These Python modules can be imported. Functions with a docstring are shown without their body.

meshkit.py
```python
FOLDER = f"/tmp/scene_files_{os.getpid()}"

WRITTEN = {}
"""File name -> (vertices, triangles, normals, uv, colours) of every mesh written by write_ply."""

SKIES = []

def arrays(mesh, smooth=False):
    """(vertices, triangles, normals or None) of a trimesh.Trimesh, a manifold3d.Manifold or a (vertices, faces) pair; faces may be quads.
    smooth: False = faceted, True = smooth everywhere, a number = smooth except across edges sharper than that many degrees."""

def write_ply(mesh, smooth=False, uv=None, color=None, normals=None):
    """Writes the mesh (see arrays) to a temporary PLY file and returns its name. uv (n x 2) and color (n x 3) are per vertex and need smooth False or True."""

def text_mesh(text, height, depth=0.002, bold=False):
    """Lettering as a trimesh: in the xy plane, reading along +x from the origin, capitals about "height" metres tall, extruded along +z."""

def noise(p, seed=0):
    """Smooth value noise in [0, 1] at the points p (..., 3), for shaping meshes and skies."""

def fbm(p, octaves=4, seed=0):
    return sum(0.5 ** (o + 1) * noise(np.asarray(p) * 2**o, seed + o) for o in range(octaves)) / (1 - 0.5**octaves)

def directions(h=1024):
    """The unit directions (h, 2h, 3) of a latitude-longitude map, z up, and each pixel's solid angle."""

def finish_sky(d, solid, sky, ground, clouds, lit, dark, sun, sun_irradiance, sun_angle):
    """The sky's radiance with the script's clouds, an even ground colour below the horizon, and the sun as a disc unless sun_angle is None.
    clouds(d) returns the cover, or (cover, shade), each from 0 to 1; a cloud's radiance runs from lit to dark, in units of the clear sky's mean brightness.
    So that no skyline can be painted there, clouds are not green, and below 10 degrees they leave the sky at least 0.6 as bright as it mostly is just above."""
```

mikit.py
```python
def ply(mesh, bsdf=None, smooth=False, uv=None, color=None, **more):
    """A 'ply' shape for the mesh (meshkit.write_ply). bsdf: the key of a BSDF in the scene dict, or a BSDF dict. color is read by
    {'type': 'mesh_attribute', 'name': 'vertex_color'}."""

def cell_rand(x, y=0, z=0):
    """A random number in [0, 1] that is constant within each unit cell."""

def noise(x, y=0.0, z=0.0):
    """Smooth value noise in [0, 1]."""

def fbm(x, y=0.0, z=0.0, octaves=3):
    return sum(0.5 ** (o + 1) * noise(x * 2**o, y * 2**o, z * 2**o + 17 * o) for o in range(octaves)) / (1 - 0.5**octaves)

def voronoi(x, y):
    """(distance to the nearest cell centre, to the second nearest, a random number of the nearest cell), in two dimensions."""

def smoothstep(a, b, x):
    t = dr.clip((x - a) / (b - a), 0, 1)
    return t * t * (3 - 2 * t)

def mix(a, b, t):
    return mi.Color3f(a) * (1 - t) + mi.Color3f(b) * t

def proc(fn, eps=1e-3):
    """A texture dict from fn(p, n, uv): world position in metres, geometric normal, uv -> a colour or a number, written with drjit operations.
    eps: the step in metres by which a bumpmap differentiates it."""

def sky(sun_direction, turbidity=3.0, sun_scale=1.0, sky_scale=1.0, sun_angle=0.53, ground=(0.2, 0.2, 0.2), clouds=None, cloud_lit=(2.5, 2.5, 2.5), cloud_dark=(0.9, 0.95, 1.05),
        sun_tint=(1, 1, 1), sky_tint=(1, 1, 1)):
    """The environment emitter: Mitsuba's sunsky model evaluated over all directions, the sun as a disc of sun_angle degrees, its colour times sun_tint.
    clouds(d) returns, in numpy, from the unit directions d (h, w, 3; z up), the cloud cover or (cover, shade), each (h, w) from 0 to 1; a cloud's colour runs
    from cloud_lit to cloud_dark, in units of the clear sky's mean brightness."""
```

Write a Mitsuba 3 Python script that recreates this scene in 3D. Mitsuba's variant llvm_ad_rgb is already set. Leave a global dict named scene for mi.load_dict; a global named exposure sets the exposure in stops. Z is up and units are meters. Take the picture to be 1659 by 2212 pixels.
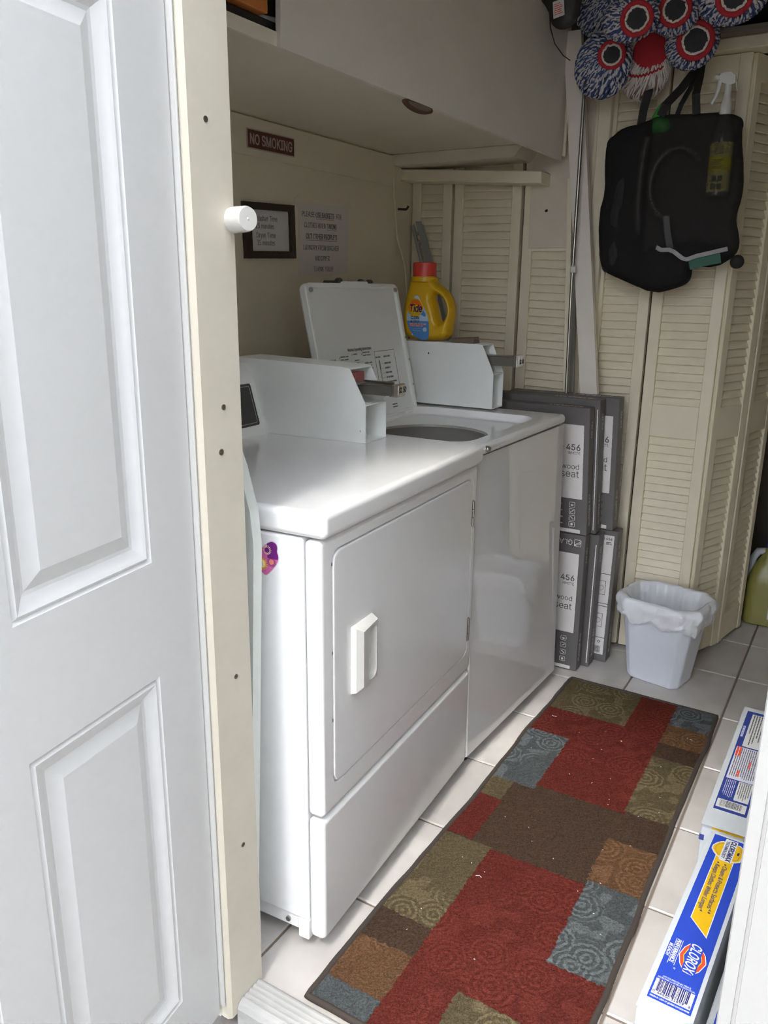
import math
import numpy as np
import trimesh
import manifold3d as m3
import shapely
import shapely.geometry as sg
import shapely.affinity as sa
from scipy.spatial import Delaunay
import drjit as dr
import mitsuba as mi
import mikit
import meshkit
from mikit import ply, proc, noise, fbm, voronoi, cell_rand, smoothstep, mix

T = mi.ScalarTransform4f
rng = np.random.default_rng(7)
scene, labels = {}, {}

# ------------------------------------------------------------------ camera, sky, exposure
CAM = np.array([0.7583, -1.0478, 1.2804])
YAW, PITCH, ROLL, FPX = -0.5435, 0.2741, -0.0116, 1731.5
_f = np.array([math.sin(YAW) * math.cos(PITCH), math.cos(YAW) * math.cos(PITCH), -math.sin(PITCH)])
_r = np.array([math.cos(YAW), -math.sin(YAW), 0.0])
_d = np.cross(_f, _r)
_up = math.sin(ROLL) * _r - math.cos(ROLL) * _d
scene['camera'] = {'type': 'perspective', 'fov': math.degrees(2 * math.atan(829.5 / FPX)), 'fov_axis': 'x', 'near_clip': 0.02,
                   'to_world': T().look_at(origin=CAM.tolist(), target=(CAM + _f).tolist(), up=_up.tolist())}
scene['sky'] = mikit.sky((0.09, -1.0, 1.48), turbidity=4.0, sun_scale=0.058, sun_angle=13.0, sun_tint=(0.86, 0.98, 1.16), sky_scale=1.0, ground=(0.32, 0.31, 0.29),
                         clouds=lambda d: np.full(d.shape[:2], 0.93), cloud_lit=(0.97, 1.0, 1.05), cloud_dark=(1, 1, 1))
exposure = 5.58


# ------------------------------------------------------------------ helpers: colours and materials
def lin(*c):
    return [((x / 255) / 12.92 if x <= 10 else (((x / 255) + 0.055) / 1.055) ** 2.4) for x in c]


def col(c):
    return {'type': 'rgb', 'value': list(map(float, c))}


def mat(name, c, rough=0.5, metal=0.0, spec=0.5, **k):
    b = {'type': 'principled', 'base_color': col(c) if not isinstance(c, dict) else c, 'roughness': rough, 'metallic': metal, 'specular': spec}
    b.update(k)
    scene[name] = {'type': 'twosided', 'bsdf': b}
    return name


def flat(name, c):
    scene[name] = {'type': 'twosided', 'bsdf': {'type': 'diffuse', 'reflectance': col(c) if not isinstance(c, dict) else c}}
    return name


def gloss(name, c, alpha):
    scene[name] = {'type': 'roughplastic', 'diffuse_reflectance': col(c) if not isinstance(c, dict) else c, 'alpha': alpha, 'int_ior': 1.5, 'nonlinear': False}
    return name


def paint(base, amp=0.06, f=9.0, dirt=0.0):
    def fn(p, n, uv):
        a = fbm(p.x * f, p.y * f, p.z * f) - 0.5
        b = noise(p.x * 90, p.y * 90, p.z * 90) - 0.5
        s = 1 + amp * a * 2 + 0.02 * b
        if dirt:
            k = smoothstep(0.62, 0.8, fbm(p.x * 5 + 3, p.y * 5, p.z * 3)) * dirt
            s = s * (1 - k)
        return mi.Color3f(base[0], base[1], base[2]) * s
    return proc(fn)


M_ENAMEL = gloss('m_enamel', (0.80, 0.80, 0.80), 0.03)
scene['m_enamel_mirror'] = {'type': 'plastic', 'diffuse_reflectance': col((0.76, 0.76, 0.76)), 'int_ior': 1.62, 'nonlinear': False}
M_MIRROR = 'm_enamel_mirror'
M_ENAMEL_SOFT = gloss('m_enamel_soft', (0.79, 0.795, 0.80), 0.14)
M_HOOD = mat('m_hood', (0.70, 0.715, 0.695), 0.38)
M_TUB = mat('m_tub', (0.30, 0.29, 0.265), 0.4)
M_CREAM = mat('m_cream', paint((0.62, 0.565, 0.435), 0.06, 4), 0.6)
M_SHELF = mat('m_shelf', paint((0.59, 0.545, 0.445), 0.08, 5), 0.5)
M_CABDOOR = mat('m_cabinet_door', paint((0.60, 0.565, 0.49), 0.05, 6), 0.5)
M_JAMB = mat('m_jamb', paint((0.515, 0.485, 0.405), 0.07, 7, 0.12), 0.5)
M_WHITE = mat('m_white_door', paint((0.57, 0.575, 0.575), 0.035, 3), 0.42)
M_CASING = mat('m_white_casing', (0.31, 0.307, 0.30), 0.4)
M_STOP = mat('m_door_stop', (0.46, 0.457, 0.445), 0.4)
M_LOUVER = mat('m_louver', paint((0.67, 0.605, 0.465), 0.05, 8), 0.5)
M_LOUVER_FR = mat('m_louver_frame', paint((0.66, 0.60, 0.46), 0.06, 5, 0.08), 0.5)
M_PATCH = mat('m_patch_board', paint((0.58, 0.525, 0.425), 0.05, 12), 0.6)
M_BOARD = mat('m_leaning_board', paint((0.64, 0.60, 0.53), 0.05, 8), 0.5)
M_GROUT = flat('m_grout', (0.20, 0.165, 0.14))
M_CHROME = mat('m_chrome', (0.75, 0.74, 0.72), 0.18, 1.0)
M_STEEL = mat('m_steel', (0.36, 0.345, 0.32), 0.34, 1.0)
M_DARKSTEEL = mat('m_dark_steel', (0.12, 0.115, 0.11), 0.35, 0.6)
M_BLACK = mat('m_black', (0.018, 0.017, 0.017), 0.5)
M_BLACKGLASS = gloss('m_black_glass', (0.035, 0.034, 0.031), 0.08)
M_INK = flat('m_ink', (0.03, 0.03, 0.03))
M_INKGREY = flat('m_ink_grey', (0.12, 0.115, 0.115))
M_INKWHITE = flat('m_ink_white', (0.55, 0.56, 0.57))
M_SILVER = flat('m_silver_ink', (0.42, 0.38, 0.36))
M_PAPER = mat('m_paper', (0.56, 0.55, 0.56), 0.6)
M_PAPER2 = mat('m_paper_sheet', (0.56, 0.53, 0.49), 0.6)
M_FRAME = mat('m_picture_frame', (0.028, 0.018, 0.014), 0.35)
M_SIGNRED = mat('m_sign_brown', (0.10, 0.028, 0.02), 0.4)
M_SIGNTXT = flat('m_sign_letters', (0.40, 0.32, 0.29))
M_BINDING = mat('m_rug_binding', (0.045, 0.034, 0.028), 0.9)
M_BOXGREY = mat('m_box_grey', paint((0.105, 0.098, 0.095), 0.08, 20), 0.5)
M_BOXWHITE = mat('m_box_white', (0.62, 0.59, 0.57), 0.5)
M_BLEACHWHITE = mat('m_bleach_carton', (0.47, 0.50, 0.53), 0.5)
M_BLUE = mat('m_bleach_blue', (0.022, 0.055, 0.40), 0.45)
M_NAVY = mat('m_bleach_navy', (0.03, 0.045, 0.22), 0.45)
M_YEL = mat('m_bleach_yellow', (0.62, 0.38, 0.01), 0.45)
M_RED = mat('m_red_print', (0.72, 0.07, 0.03), 0.45)
M_PINK = flat('m_pink_print', (0.75, 0.25, 0.20))
M_LAVENDER = flat('m_lavender_panel', (0.56, 0.57, 0.66))
M_TIDEY = gloss('m_jug_yellow', (0.62, 0.36, 0.008), 0.16)
M_TIDECAP = gloss('m_cap_red', (0.60, 0.05, 0.035), 0.2)
M_ORANGE = flat('m_orange_print', (0.75, 0.16, 0.02))
M_SKYBLUE = flat('m_sky_blue_print', (0.09, 0.24, 0.52))
M_PALEBLUE = flat('m_pale_blue_print', (0.42, 0.55, 0.68))
M_DARKBLUE = flat('m_dark_blue_print', (0.015, 0.015, 0.11))
M_CAN = mat('m_can', (0.60, 0.62, 0.68), 0.45)
M_LINER = mat('m_liner', (0.70, 0.71, 0.74), 0.28)
M_BAG = mat('m_bag', paint((0.016, 0.015, 0.015), 0.3, 30), 0.85)
scene['m_bag_mesh'] = {'type': 'mask', 'opacity': 0.52, 'bsdf': {'type': 'twosided', 'bsdf': {'type': 'diffuse', 'reflectance': col((0.024, 0.023, 0.023))}}}
M_BAGIN = mat('m_bag_inside', (0.055, 0.050, 0.045), 0.9)
M_STRAP = mat('m_grey_strap', (0.26, 0.26, 0.265), 0.7)
M_GREEN = mat('m_green', (0.05, 0.30, 0.05), 0.5)
M_TEAL = mat('m_teal', (0.02, 0.09, 0.06), 0.7)
M_PLASTICW = gloss('m_white_plastic', (0.58, 0.575, 0.55), 0.15)
M_BOTTLE = gloss('m_spray_bottle', (0.10, 0.10, 0.095), 0.08)
M_SPRAYLBL = flat('m_spray_label', (0.46, 0.44, 0.16))
M_SPRAYYEL = flat('m_spray_label_yellow', (0.55, 0.46, 0.02))
M_CARD = mat('m_cardboard', paint((0.30, 0.165, 0.075), 0.12, 30), 0.8)
M_CARDDARK = mat('m_cardboard_brown', (0.15, 0.115, 0.085), 0.8)
M_ORANGECARD = mat('m_orange_card', (0.42, 0.14, 0.035), 0.6)
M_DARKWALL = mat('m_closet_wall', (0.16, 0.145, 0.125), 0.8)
M_CEIL = mat('m_ceiling', (0.55, 0.52, 0.46), 0.8)
M_STUCCO = mat('m_stucco', paint((0.42, 0.415, 0.40), 0.1, 20), 0.9)
M_CONC = mat('m_concrete', paint((0.17, 0.155, 0.145), 0.25, 14), 0.9)
M_SILL = mat('m_sill', paint((0.34, 0.34, 0.335), 0.12, 25, 0.2), 0.45)
M_RUBBER = mat('m_rubber', (0.10, 0.095, 0.09), 0.9)
M_GREYPLASTIC = mat('m_grey_plastic', (0.25, 0.25, 0.235), 0.5)
M_STRIPBOARD = mat('m_pale_board', (0.60, 0.635, 0.61), 0.4)
M_BLEACHJUG = mat('m_cleaner_jug', (0.24, 0.23, 0.06), 0.28)
M_JUGHANDLE = mat('m_jug_handle', (0.45, 0.48, 0.50), 0.35)
M_WOODHOLE = mat('m_finger_hole', (0.09, 0.045, 0.025), 0.7)
M_YARNRED = mat('m_yarn_red', (0.36, 0.02, 0.03), 0.9)
M_YARNDARK = mat('m_yarn_dark', (0.03, 0.03, 0.035), 0.95)
M_YARNBLUE = mat('m_yarn_blue', (0.06, 0.075, 0.15), 0.95)
M_YARNWHITE = mat('m_yarn_white', (0.60, 0.55, 0.50), 0.9)
M_YARNCREAM = mat('m_mop_band', (0.40, 0.30, 0.22), 0.9)
scene['m_yarn'] = {'type': 'twosided', 'bsdf': {'type': 'diffuse', 'reflectance': {'type': 'mesh_attribute', 'name': 'vertex_color'}}}
M_COIN = mat('m_coin_red', (0.20, 0.055, 0.05), 0.5)
M_STICK1 = flat('m_sticker_purple', (0.16, 0.025, 0.19))
M_STICK2 = flat('m_sticker_pink', (0.62, 0.14, 0.36))
M_STICK3 = flat('m_sticker_yellow', (0.75, 0.47, 0.05))
M_STICK4 = flat('m_sticker_cream', (0.78, 0.70, 0.48))
M_LIDPRINT = flat('m_lid_print', (0.20, 0.19, 0.18))
for i, k in enumerate((0.97, 1.0, 1.04)):
    def tile_fn(p, n, uv, k=k, i=i):
        v = fbm(p.x * 14 + 7 * i, p.y * 14, 0, 4)
        st = smoothstep(0.52, 0.72, fbm(p.x * 6 + 11, p.y * 6 + 3 * i, 0))
        c = mi.Color3f(0.485, 0.462, 0.44) * (k * (0.93 + 0.14 * v))
        return c * (1 - 0.10 * st)
    mat('m_tile_%d' % i, proc(tile_fn), 0.28, spec=0.45)

# rug patches (world x0, x1, y0, y1, kind)
RUG = [(.02, .27, 1.178, 1.41, 'o'), (.02, .38, 1.02, 1.178, 'r'), (.27, .38, 1.06, 1.41, 'r'), (.15, .385, .757, 1.06, 'r'), (.38, .51, 1.262, 1.41, 'b'),
       (.38, .51, 1.145, 1.262, 'u'), (.38, .51, .768, 1.062, 'o'), (.02, .152, .735, 1.022, 'b'), (.02, .096, .647, .735, 'o'), (.02, .1, .467, .647, 'r'),
       (.375, .51, .48, .645, 'u'), (.38, .51, .215, .48, 'b'), (.02, .152, .17, .463, 'o'), (.152, .38, -.11, .46, 'r'), (.38, .51, -.11, .215, 'r'),
       (.02, .152, -.035, .085, 'u'), (.02, .15, -.11, -.035, 'b'), (.262, .388, -.11, .06, 'o')]
RUGC = {'o': (0.092, 0.073, 0.043), 'r': (0.104, 0.024, 0.019), 'b': (0.072, 0.079, 0.082), 'u': (0.110, 0.060, 0.034)}


def rug_fn(p, n, uv):
    wob = (noise(p.x * 160, p.y * 160) - 0.5) * 0.006
    x, y = p.x + wob, p.y + wob
    c = mi.Color3f(0.062, 0.040, 0.029)
    ringy = mi.Float(0.0)
    for x0, x1, y0, y1, k in RUG:
        inside = (x > x0) & (x < x1) & (y > y0) & (y < y1)
        c = dr.select(inside, mi.Color3f(*RUGC[k]), c)
        ringy = dr.select(inside, {'o': 0.7, 'r': 0.32, 'b': 0.85, 'u': 0.45}[k], ringy)
    ringy = ringy * (1 - 0.85 * smoothstep(0.5, 0.62, noise(p.x * 7 + 4, p.y * 5 + 2)))
    d1, d2, w = voronoi(x / 0.105 + 3.3, y / 0.105 + 1.7)
    d = d1 * 0.105
    ring = smoothstep(-0.1, 0.45, dr.sin(d / 0.0138 * 6.2832 + w * 6)) * (1 - smoothstep(0.044, 0.052, d))
    blot = smoothstep(0.52, 0.60, noise(x * 42 + 7, y * 42)) * smoothstep(0.040, 0.050, d) * 0.75
    ring = dr.maximum(ring, blot)
    fib = noise(p.x * 420, p.y * 420, 1.0) * 0.55 + noise(p.x * 900, p.y * 900, 5.0) * 0.75
    s = (0.78 + 0.75 * ring * ringy) * (0.42 + 0.9 * fib)
    return mi.Color3f(c) * s


scene['m_rug'] = {'type': 'twosided', 'bsdf': {'type': 'diffuse', 'reflectance': proc(rug_fn)}}


# ------------------------------------------------------------------ helpers: meshes
def hull(pts):
    return trimesh.convex.convex_hull(np.asarray(pts, float))


def cbox(x0, x1, y0, y1, z0, z1, b=0.0):
    """box with chamfered edges"""
    if b <= 0:
        m = trimesh.creation.box((x1 - x0, y1 - y0, z1 - z0))
        m.apply_translation(((x0 + x1) / 2, (y0 + y1) / 2, (z0 + z1) / 2))
        return m
    pts = []
    for sx in (0, 1):
        for sy in (0, 1):
            for sz in (0, 1):
                c = np.array([x1 if sx else x0, y1 if sy else y0, z1 if sz else z0])
                i = np.array([-1 if sx else 1, -1 if sy else 1, -1 if sz else 1]) * b
                for k in range(3):
                    o = i.copy()
                    o[k] = 0
                    pts.append(c + o)
    return hull(pts)


def rbox(x0, x1, y0, y1, z0, z1, r, n=4):
    pts = []
    a = np.linspace(0, math.pi / 2, n)
    for sx in (-1, 1):
        for sy in (-1, 1):
            for sz in (-1, 1):
                c = np.array([x1 - r if sx > 0 else x0 + r, y1 - r if sy > 0 else y0 + r, z1 - r if sz > 0 else z0 + r])
                for t in a:
                    for u in a:
                        pts.append(c + r * np.array([sx * math.cos(t) * math.cos(u), sy * math.cos(t) * math.sin(u), sz * math.sin(t)]))
    return hull(pts)


def extr(poly, h):
    if not hasattr(poly, 'geom_type'):
        poly = sg.Polygon(poly)
    ps = [g for g in getattr(poly, 'geoms', [poly]) if g.area > 1e-10]
    return trimesh.util.concatenate([trimesh.creation.extrude_polygon(g, h, engine='earcut') for g in ps])


def frame(O, U, V, Nn=None):
    U, V = np.asarray(U, float), np.asarray(V, float)
    Nn = np.cross(U, V) if Nn is None else np.asarray(Nn, float)
    M = np.eye(4)
    M[:3, 0], M[:3, 1], M[:3, 2], M[:3, 3] = U, V, Nn, O
    return M


def prism(poly, axis, a, b):
    m = extr(poly, b - a)
    if axis == 'x':
        m.apply_transform(frame((a, 0, 0), (0, 1, 0), (0, 0, 1)))
    elif axis == 'y':
        m.apply_transform(frame((0, b, 0), (1, 0, 0), (0, 0, 1)))
    else:
        m.apply_translation((0, 0, a))
    return m


def rrect(x0, y0, x1, y1, r, q=5):
    return sg.box(x0 + r, y0 + r, x1 - r, y1 - r).buffer(r, quad_segs=q)


def man(m):
    return m3.Manifold(m3.Mesh(np.asarray(m.vertices, np.float32), np.asarray(m.faces, np.uint32)))


def unman(x):
    q = x.to_mesh()
    return trimesh.Trimesh(q.vert_properties[:, :3], q.tri_verts, process=False)


def cut(a, *bs):
    x = man(a)
    for b in bs:
        x = x - man(b)
    return unman(x)


def cat(*ms):
    return trimesh.util.concatenate([m for m in ms if m is not None])


def tube(pts, r, sides=10, closed=False, caps=True):
    p = np.asarray(pts, float)
    n = len(p)
    r = np.broadcast_to(r, (n,))
    t = (np.roll(p, -1, 0) - np.roll(p, 1, 0)) if closed else np.gradient(p, axis=0)
    t /= np.linalg.norm(t, axis=1, keepdims=True)
    a = np.cross(t[0], [0, 0, 1.0] if abs(t[0][2]) < 0.9 else [1.0, 0, 0])
    a /= np.linalg.norm(a)
    ang = np.arange(sides) * 2 * math.pi / sides
    V = []
    for i in range(n):
        a = a - t[i] * (a @ t[i])
        a /= np.linalg.norm(a)
        b = np.cross(t[i], a)
        V.append(p[i] + r[i] * (np.cos(ang)[:, None] * a + np.sin(ang)[:, None] * b))
    V = np.vstack(V)
    F = []
    for i in range(n if closed else n - 1):
        for j in range(sides):
            k, i2 = (j + 1) % sides, (i + 1) % n
            F += [[i * sides + j, i * sides + k, i2 * sides + k], [i * sides + j, i2 * sides + k, i2 * sides + j]]
    if caps and not closed:
        V = np.vstack([V, p[0], p[-1]])
        c0, c1 = len(V) - 2, len(V) - 1
        for j in range(sides):
            k = (j + 1) % sides
            F += [[c0, k, j], [c1, (n - 1) * sides + j, (n - 1) * sides + k]]
    return trimesh.Trimesh(V, F, process=False)


def loft(rings, caps=(True, True)):
    n, s = len(rings), len(rings[0])
    V = np.vstack(rings)
    F = []
    for i in range(n - 1):
        for j in range(s):
            k = (j + 1) % s
            F += [[i * s + j, i * s + k, (i + 1) * s + k], [i * s + j, (i + 1) * s + k, (i + 1) * s + j]]
    if caps[0]:
        V = np.vstack([V, np.mean(rings[0], 0)])
        F += [[len(V) - 1, (j + 1) % s, j] for j in range(s)]
    if caps[1]:
        V = np.vstack([V, np.mean(rings[-1], 0)])
        F += [[len(V) - 1, (n - 1) * s + j, (n - 1) * s + (j + 1) % s] for j in range(s)]
    return trimesh.Trimesh(V, F, process=False)


def cyl(p0, p1, r, sides=20):
    return tube([p0, p1], r, sides)


def lathe(prof, sides=32):
    a = np.arange(sides) * 2 * math.pi / sides
    return loft([np.stack([r * np.cos(a), r * np.sin(a), np.full(sides, z)], 1) for r, z in prof])


def ring_pts(poly, n):
    """n points along the outline of a shapely polygon, counter-clockwise"""
    ex = sg.polygon.orient(poly).exterior
    return np.array([ex.interpolate(i / n, normalized=True).coords[0] for i in range(n)])


def pillow(outline, depth, res=0.006, seed=0, rough=0.0, front=1.0, back=1.0, power=0.5):
    """inflated flat outline in (x, z): (front mesh, back mesh), front toward -y"""
    P = sg.Polygon(outline).buffer(0)
    nb = max(40, int(P.length / res))
    B = ring_pts(P, nb)
    x0, z0, x1, z1 = P.bounds
    gx, gz = np.meshgrid(np.arange(x0, x1, res), np.arange(z0, z1, res))
    G = np.stack([gx.ravel(), gz.ravel()], 1)
    inner = P.buffer(-res * 0.7)
    G = G[shapely.contains_xy(inner, G[:, 0], G[:, 1])]
    pts = np.vstack([B, G])
    tri = Delaunay(pts).simplices
    c = pts[tri].mean(1)
    tri = tri[shapely.contains_xy(P, c[:, 0], c[:, 1])]
    a, b, d = pts[tri[:, 0]], pts[tri[:, 1]], pts[tri[:, 2]]
    area = (b[:, 0] - a[:, 0]) * (d[:, 1] - a[:, 1]) - (b[:, 1] - a[:, 1]) * (d[:, 0] - a[:, 0])
    tri[area < 0] = tri[area < 0][:, ::-1]
    tri = tri[np.abs(area) > 1e-10]
    dist = np.array([P.exterior.distance(sg.Point(q)) for q in pts])
    dist[:nb] = 0
    h = np.clip(dist / max(dist.max(), 1e-9), 0, 1) ** power
    nz = (meshkit.fbm(np.stack([pts[:, 0] * 14, pts[:, 1] * 9, np.zeros(len(pts))], 1), 3, seed) - 0.5) * rough * np.minimum(1, dist / 0.02)
    fr = np.stack([pts[:, 0], -depth * front * h - nz, pts[:, 1]], 1)
    bk = np.stack([pts[:, 0], depth * back * h, pts[:, 1]], 1)
    return trimesh.Trimesh(fr, tri, process=False), trimesh.Trimesh(bk, tri[:, ::-1], process=False)


def smoothpoly(pts, it=2):
    p = np.asarray(pts, float)
    for _ in range(it):
        q = np.roll(p, -1, 0)
        p = np.stack([0.75 * p + 0.25 * q, 0.25 * p + 0.75 * q], 1).reshape(-1, 2)
    return p


# ------------------------------------------------------------------ helpers: entries
count = {}


def key_for(name, parent=None):
    base = (parent + '__' if parent else '') + name
    n = count.get(base, 0)
    count[base] = n + 1
    return base if n == 0 else '%s_%03d' % (base, n)


def put(name, m, bsdf, parent=None, smooth=35, M=None, label=None, kind=None, **k):
    key = key_for(name, parent)
    if M is not None:
        m = m.copy()
        m.apply_transform(np.asarray(M))
    scene[key] = ply(m, bsdf, smooth, **k)
    if label:
        labels.setdefault(key, {})['label'] = label
    if kind:
        labels.setdefault(key, {})['kind'] = kind
    return key


def thing(name, label, category, group=None):
    key = key_for(name)
    labels[key] = {'label': label, 'category': category}
    if group:
        labels[key]['group'] = group
    return key


def tag(key, label, category, group=None):
    labels[key] = {'label': label, 'category': category}
    if group:
        labels[key]['group'] = group
    return key


def struct(name, m, bsdf, parent=None, smooth=35, label=None, M=None):
    key = put(name, m, bsdf, parent, smooth, M)
    if parent is None:
        labels[key] = {'kind': 'structure'}
        if label:
            labels[key]['label'] = label
    return key


def puts(name, meshes, bsdf, parent, **k):
    for m in meshes:
        put(name, m, bsdf, parent, smooth=False, **k)


class Face:
    """a flat face to print on: origin O, reading direction U, up V"""

    def __init__(self, O, U, V, M=None):
        O, U, V = (np.asarray(x, float) for x in (O, U, V))
        U, V = U / np.linalg.norm(U), V / np.linalg.norm(V)
        self.M = frame(O, U, V)
        if M is not None:
            self.M = np.asarray(M) @ self.M

    def shape(self, poly, h=0.0005, off=0.0):
        m = extr(poly, h)
        m.apply_translation((0, 0, off))
        m.apply_transform(self.M)
        return m

    def text(self, s, u, v, h, width=None, align='l', bold=False, off=0.0, depth=0.0005, slant=0.0):
        m = meshkit.text_mesh(s, h, depth, bold)
        b = m.bounds
        m.apply_translation((-b[0][0], 0, 0))
        w = b[1][0] - b[0][0]
        sx = (width / w) if width else 1.0
        S = np.diag([sx, 1, 1, 1.0])
        S[0, 1] = slant
        m.apply_transform(S)
        w *= sx
        m.apply_translation((u - {'l': 0, 'c': w / 2, 'r': w}[align], v, off))
        m.apply_transform(self.M)
        return m

    def lines(self, u0, u1, v0, v1, n, fill=0.5, seed=0, ragged=0.25, off=0.0, h=0.0004):
        """rows of print too small to read"""
        r = np.random.default_rng(seed)
        pitch = (v1 - v0) / n
        ms = []
        for i in range(n):
            v = v0 + (i + 0.5 - fill / 2) * pitch
            u, end = u0, u1 - (u1 - u0) * ragged * r.random()
            while u < end - 1e-4:
                w = pitch * (1.0 + 3.0 * r.random())
                ms.append(self.shape(sg.box(u, v, min(u + w, end), v + pitch * fill), h, off))
                u += w + pitch * 0.45
        return cat(*ms)

    def bars(self, u0, u1, v0, v1, seed=3, off=0.0):
        r = np.random.default_rng(seed)
        u, ms, unit = u0, [], (u1 - u0) / 95
        while u < u1 - unit:
            w = unit * r.choice([1, 1, 2, 3])
            ms.append(self.shape(sg.box(u, v0, min(u + w, u1), v1), 0.0004, off))
            u += w + unit * r.choice([1, 1, 2, 3])
        return cat(*ms)


def rotz(a, o=(0, 0, 0)):
    M = np.eye(4)
    M[0, 0], M[0, 1], M[1, 0], M[1, 1] = math.cos(a), -math.sin(a), math.sin(a), math.cos(a)
    M[:3, 3] = o
    return M


# ------------------------------------------------------------------ the setting
XL, XR, YF, YN, ZC = -0.83, 1.08, 1.75, -0.11, 2.45
FL = struct('floor', cbox(-0.9, 1.12, -0.12, 2.9, -0.06, -0.004), M_GROUT)
TS, TX, TY, G = 0.31, 0.509 - 5 * 0.31, 0.169 - 2 * 0.31, 0.006
tile_plies = {}
for i in range(-1, 7):
    for j in range(0, 11):
        x0, x1 = TX + i * TS + G / 2, TX + (i + 1) * TS - G / 2
        y0, y1 = TY + j * TS + G / 2, TY + (j + 1) * TS - G / 2
        x0, x1, y0, y1 = max(x0, -0.88), min(x1, 1.1), max(y0, -0.118), min(y1, 2.88)
        if x1 - x0 < 0.02 or y1 - y0 < 0.02:
            continue
        b = 0.0025
        top = [[x0 + b, y0 + b, 0], [x1 - b, y0 + b, 0], [x1 - b, y1 - b, 0], [x0 + b, y1 - b, 0]]
        low = [[x0, y0, -0.003], [x1, y0, -0.003], [x1, y1, -0.003], [x0, y1, -0.003]]
        bot = [[q[0], q[1], -0.008] for q in low]
        put('tile', hull(top + low + bot), 'm_tile_%d' % rng.integers(3), FL, smooth=20)

struct('wall_left', cbox(XL - 0.06, XL, YN, 2.9, -0.02, ZC), M_CREAM)
struct('wall_right', cbox(XR, XR + 0.06, YN, 2.9, -0.02, ZC), M_CREAM)
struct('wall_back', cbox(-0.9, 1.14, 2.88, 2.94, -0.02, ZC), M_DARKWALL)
struct('ceiling', cbox(-0.9, 1.14, -0.19, 2.94, ZC, ZC + 0.06), M_CEIL)
WF = cut(cbox(-3.2, 3.6, -0.185, YN, -0.1, 2.9), cbox(-0.105, 0.74, -0.3, 0.0, -0.2, 2.06))
struct('wall_front', WF, M_STUCCO, smooth=False)
struct('added_wall_outside', cbox(2.3, 2.5, -5.5, -0.19, -0.1, 3.5), M_STUCCO)  # out of view, added to cut the sky light on the open door
struct('ground', cbox(-4, 4.4, -6, -0.16, -0.12, -0.035), M_CONC)
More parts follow.
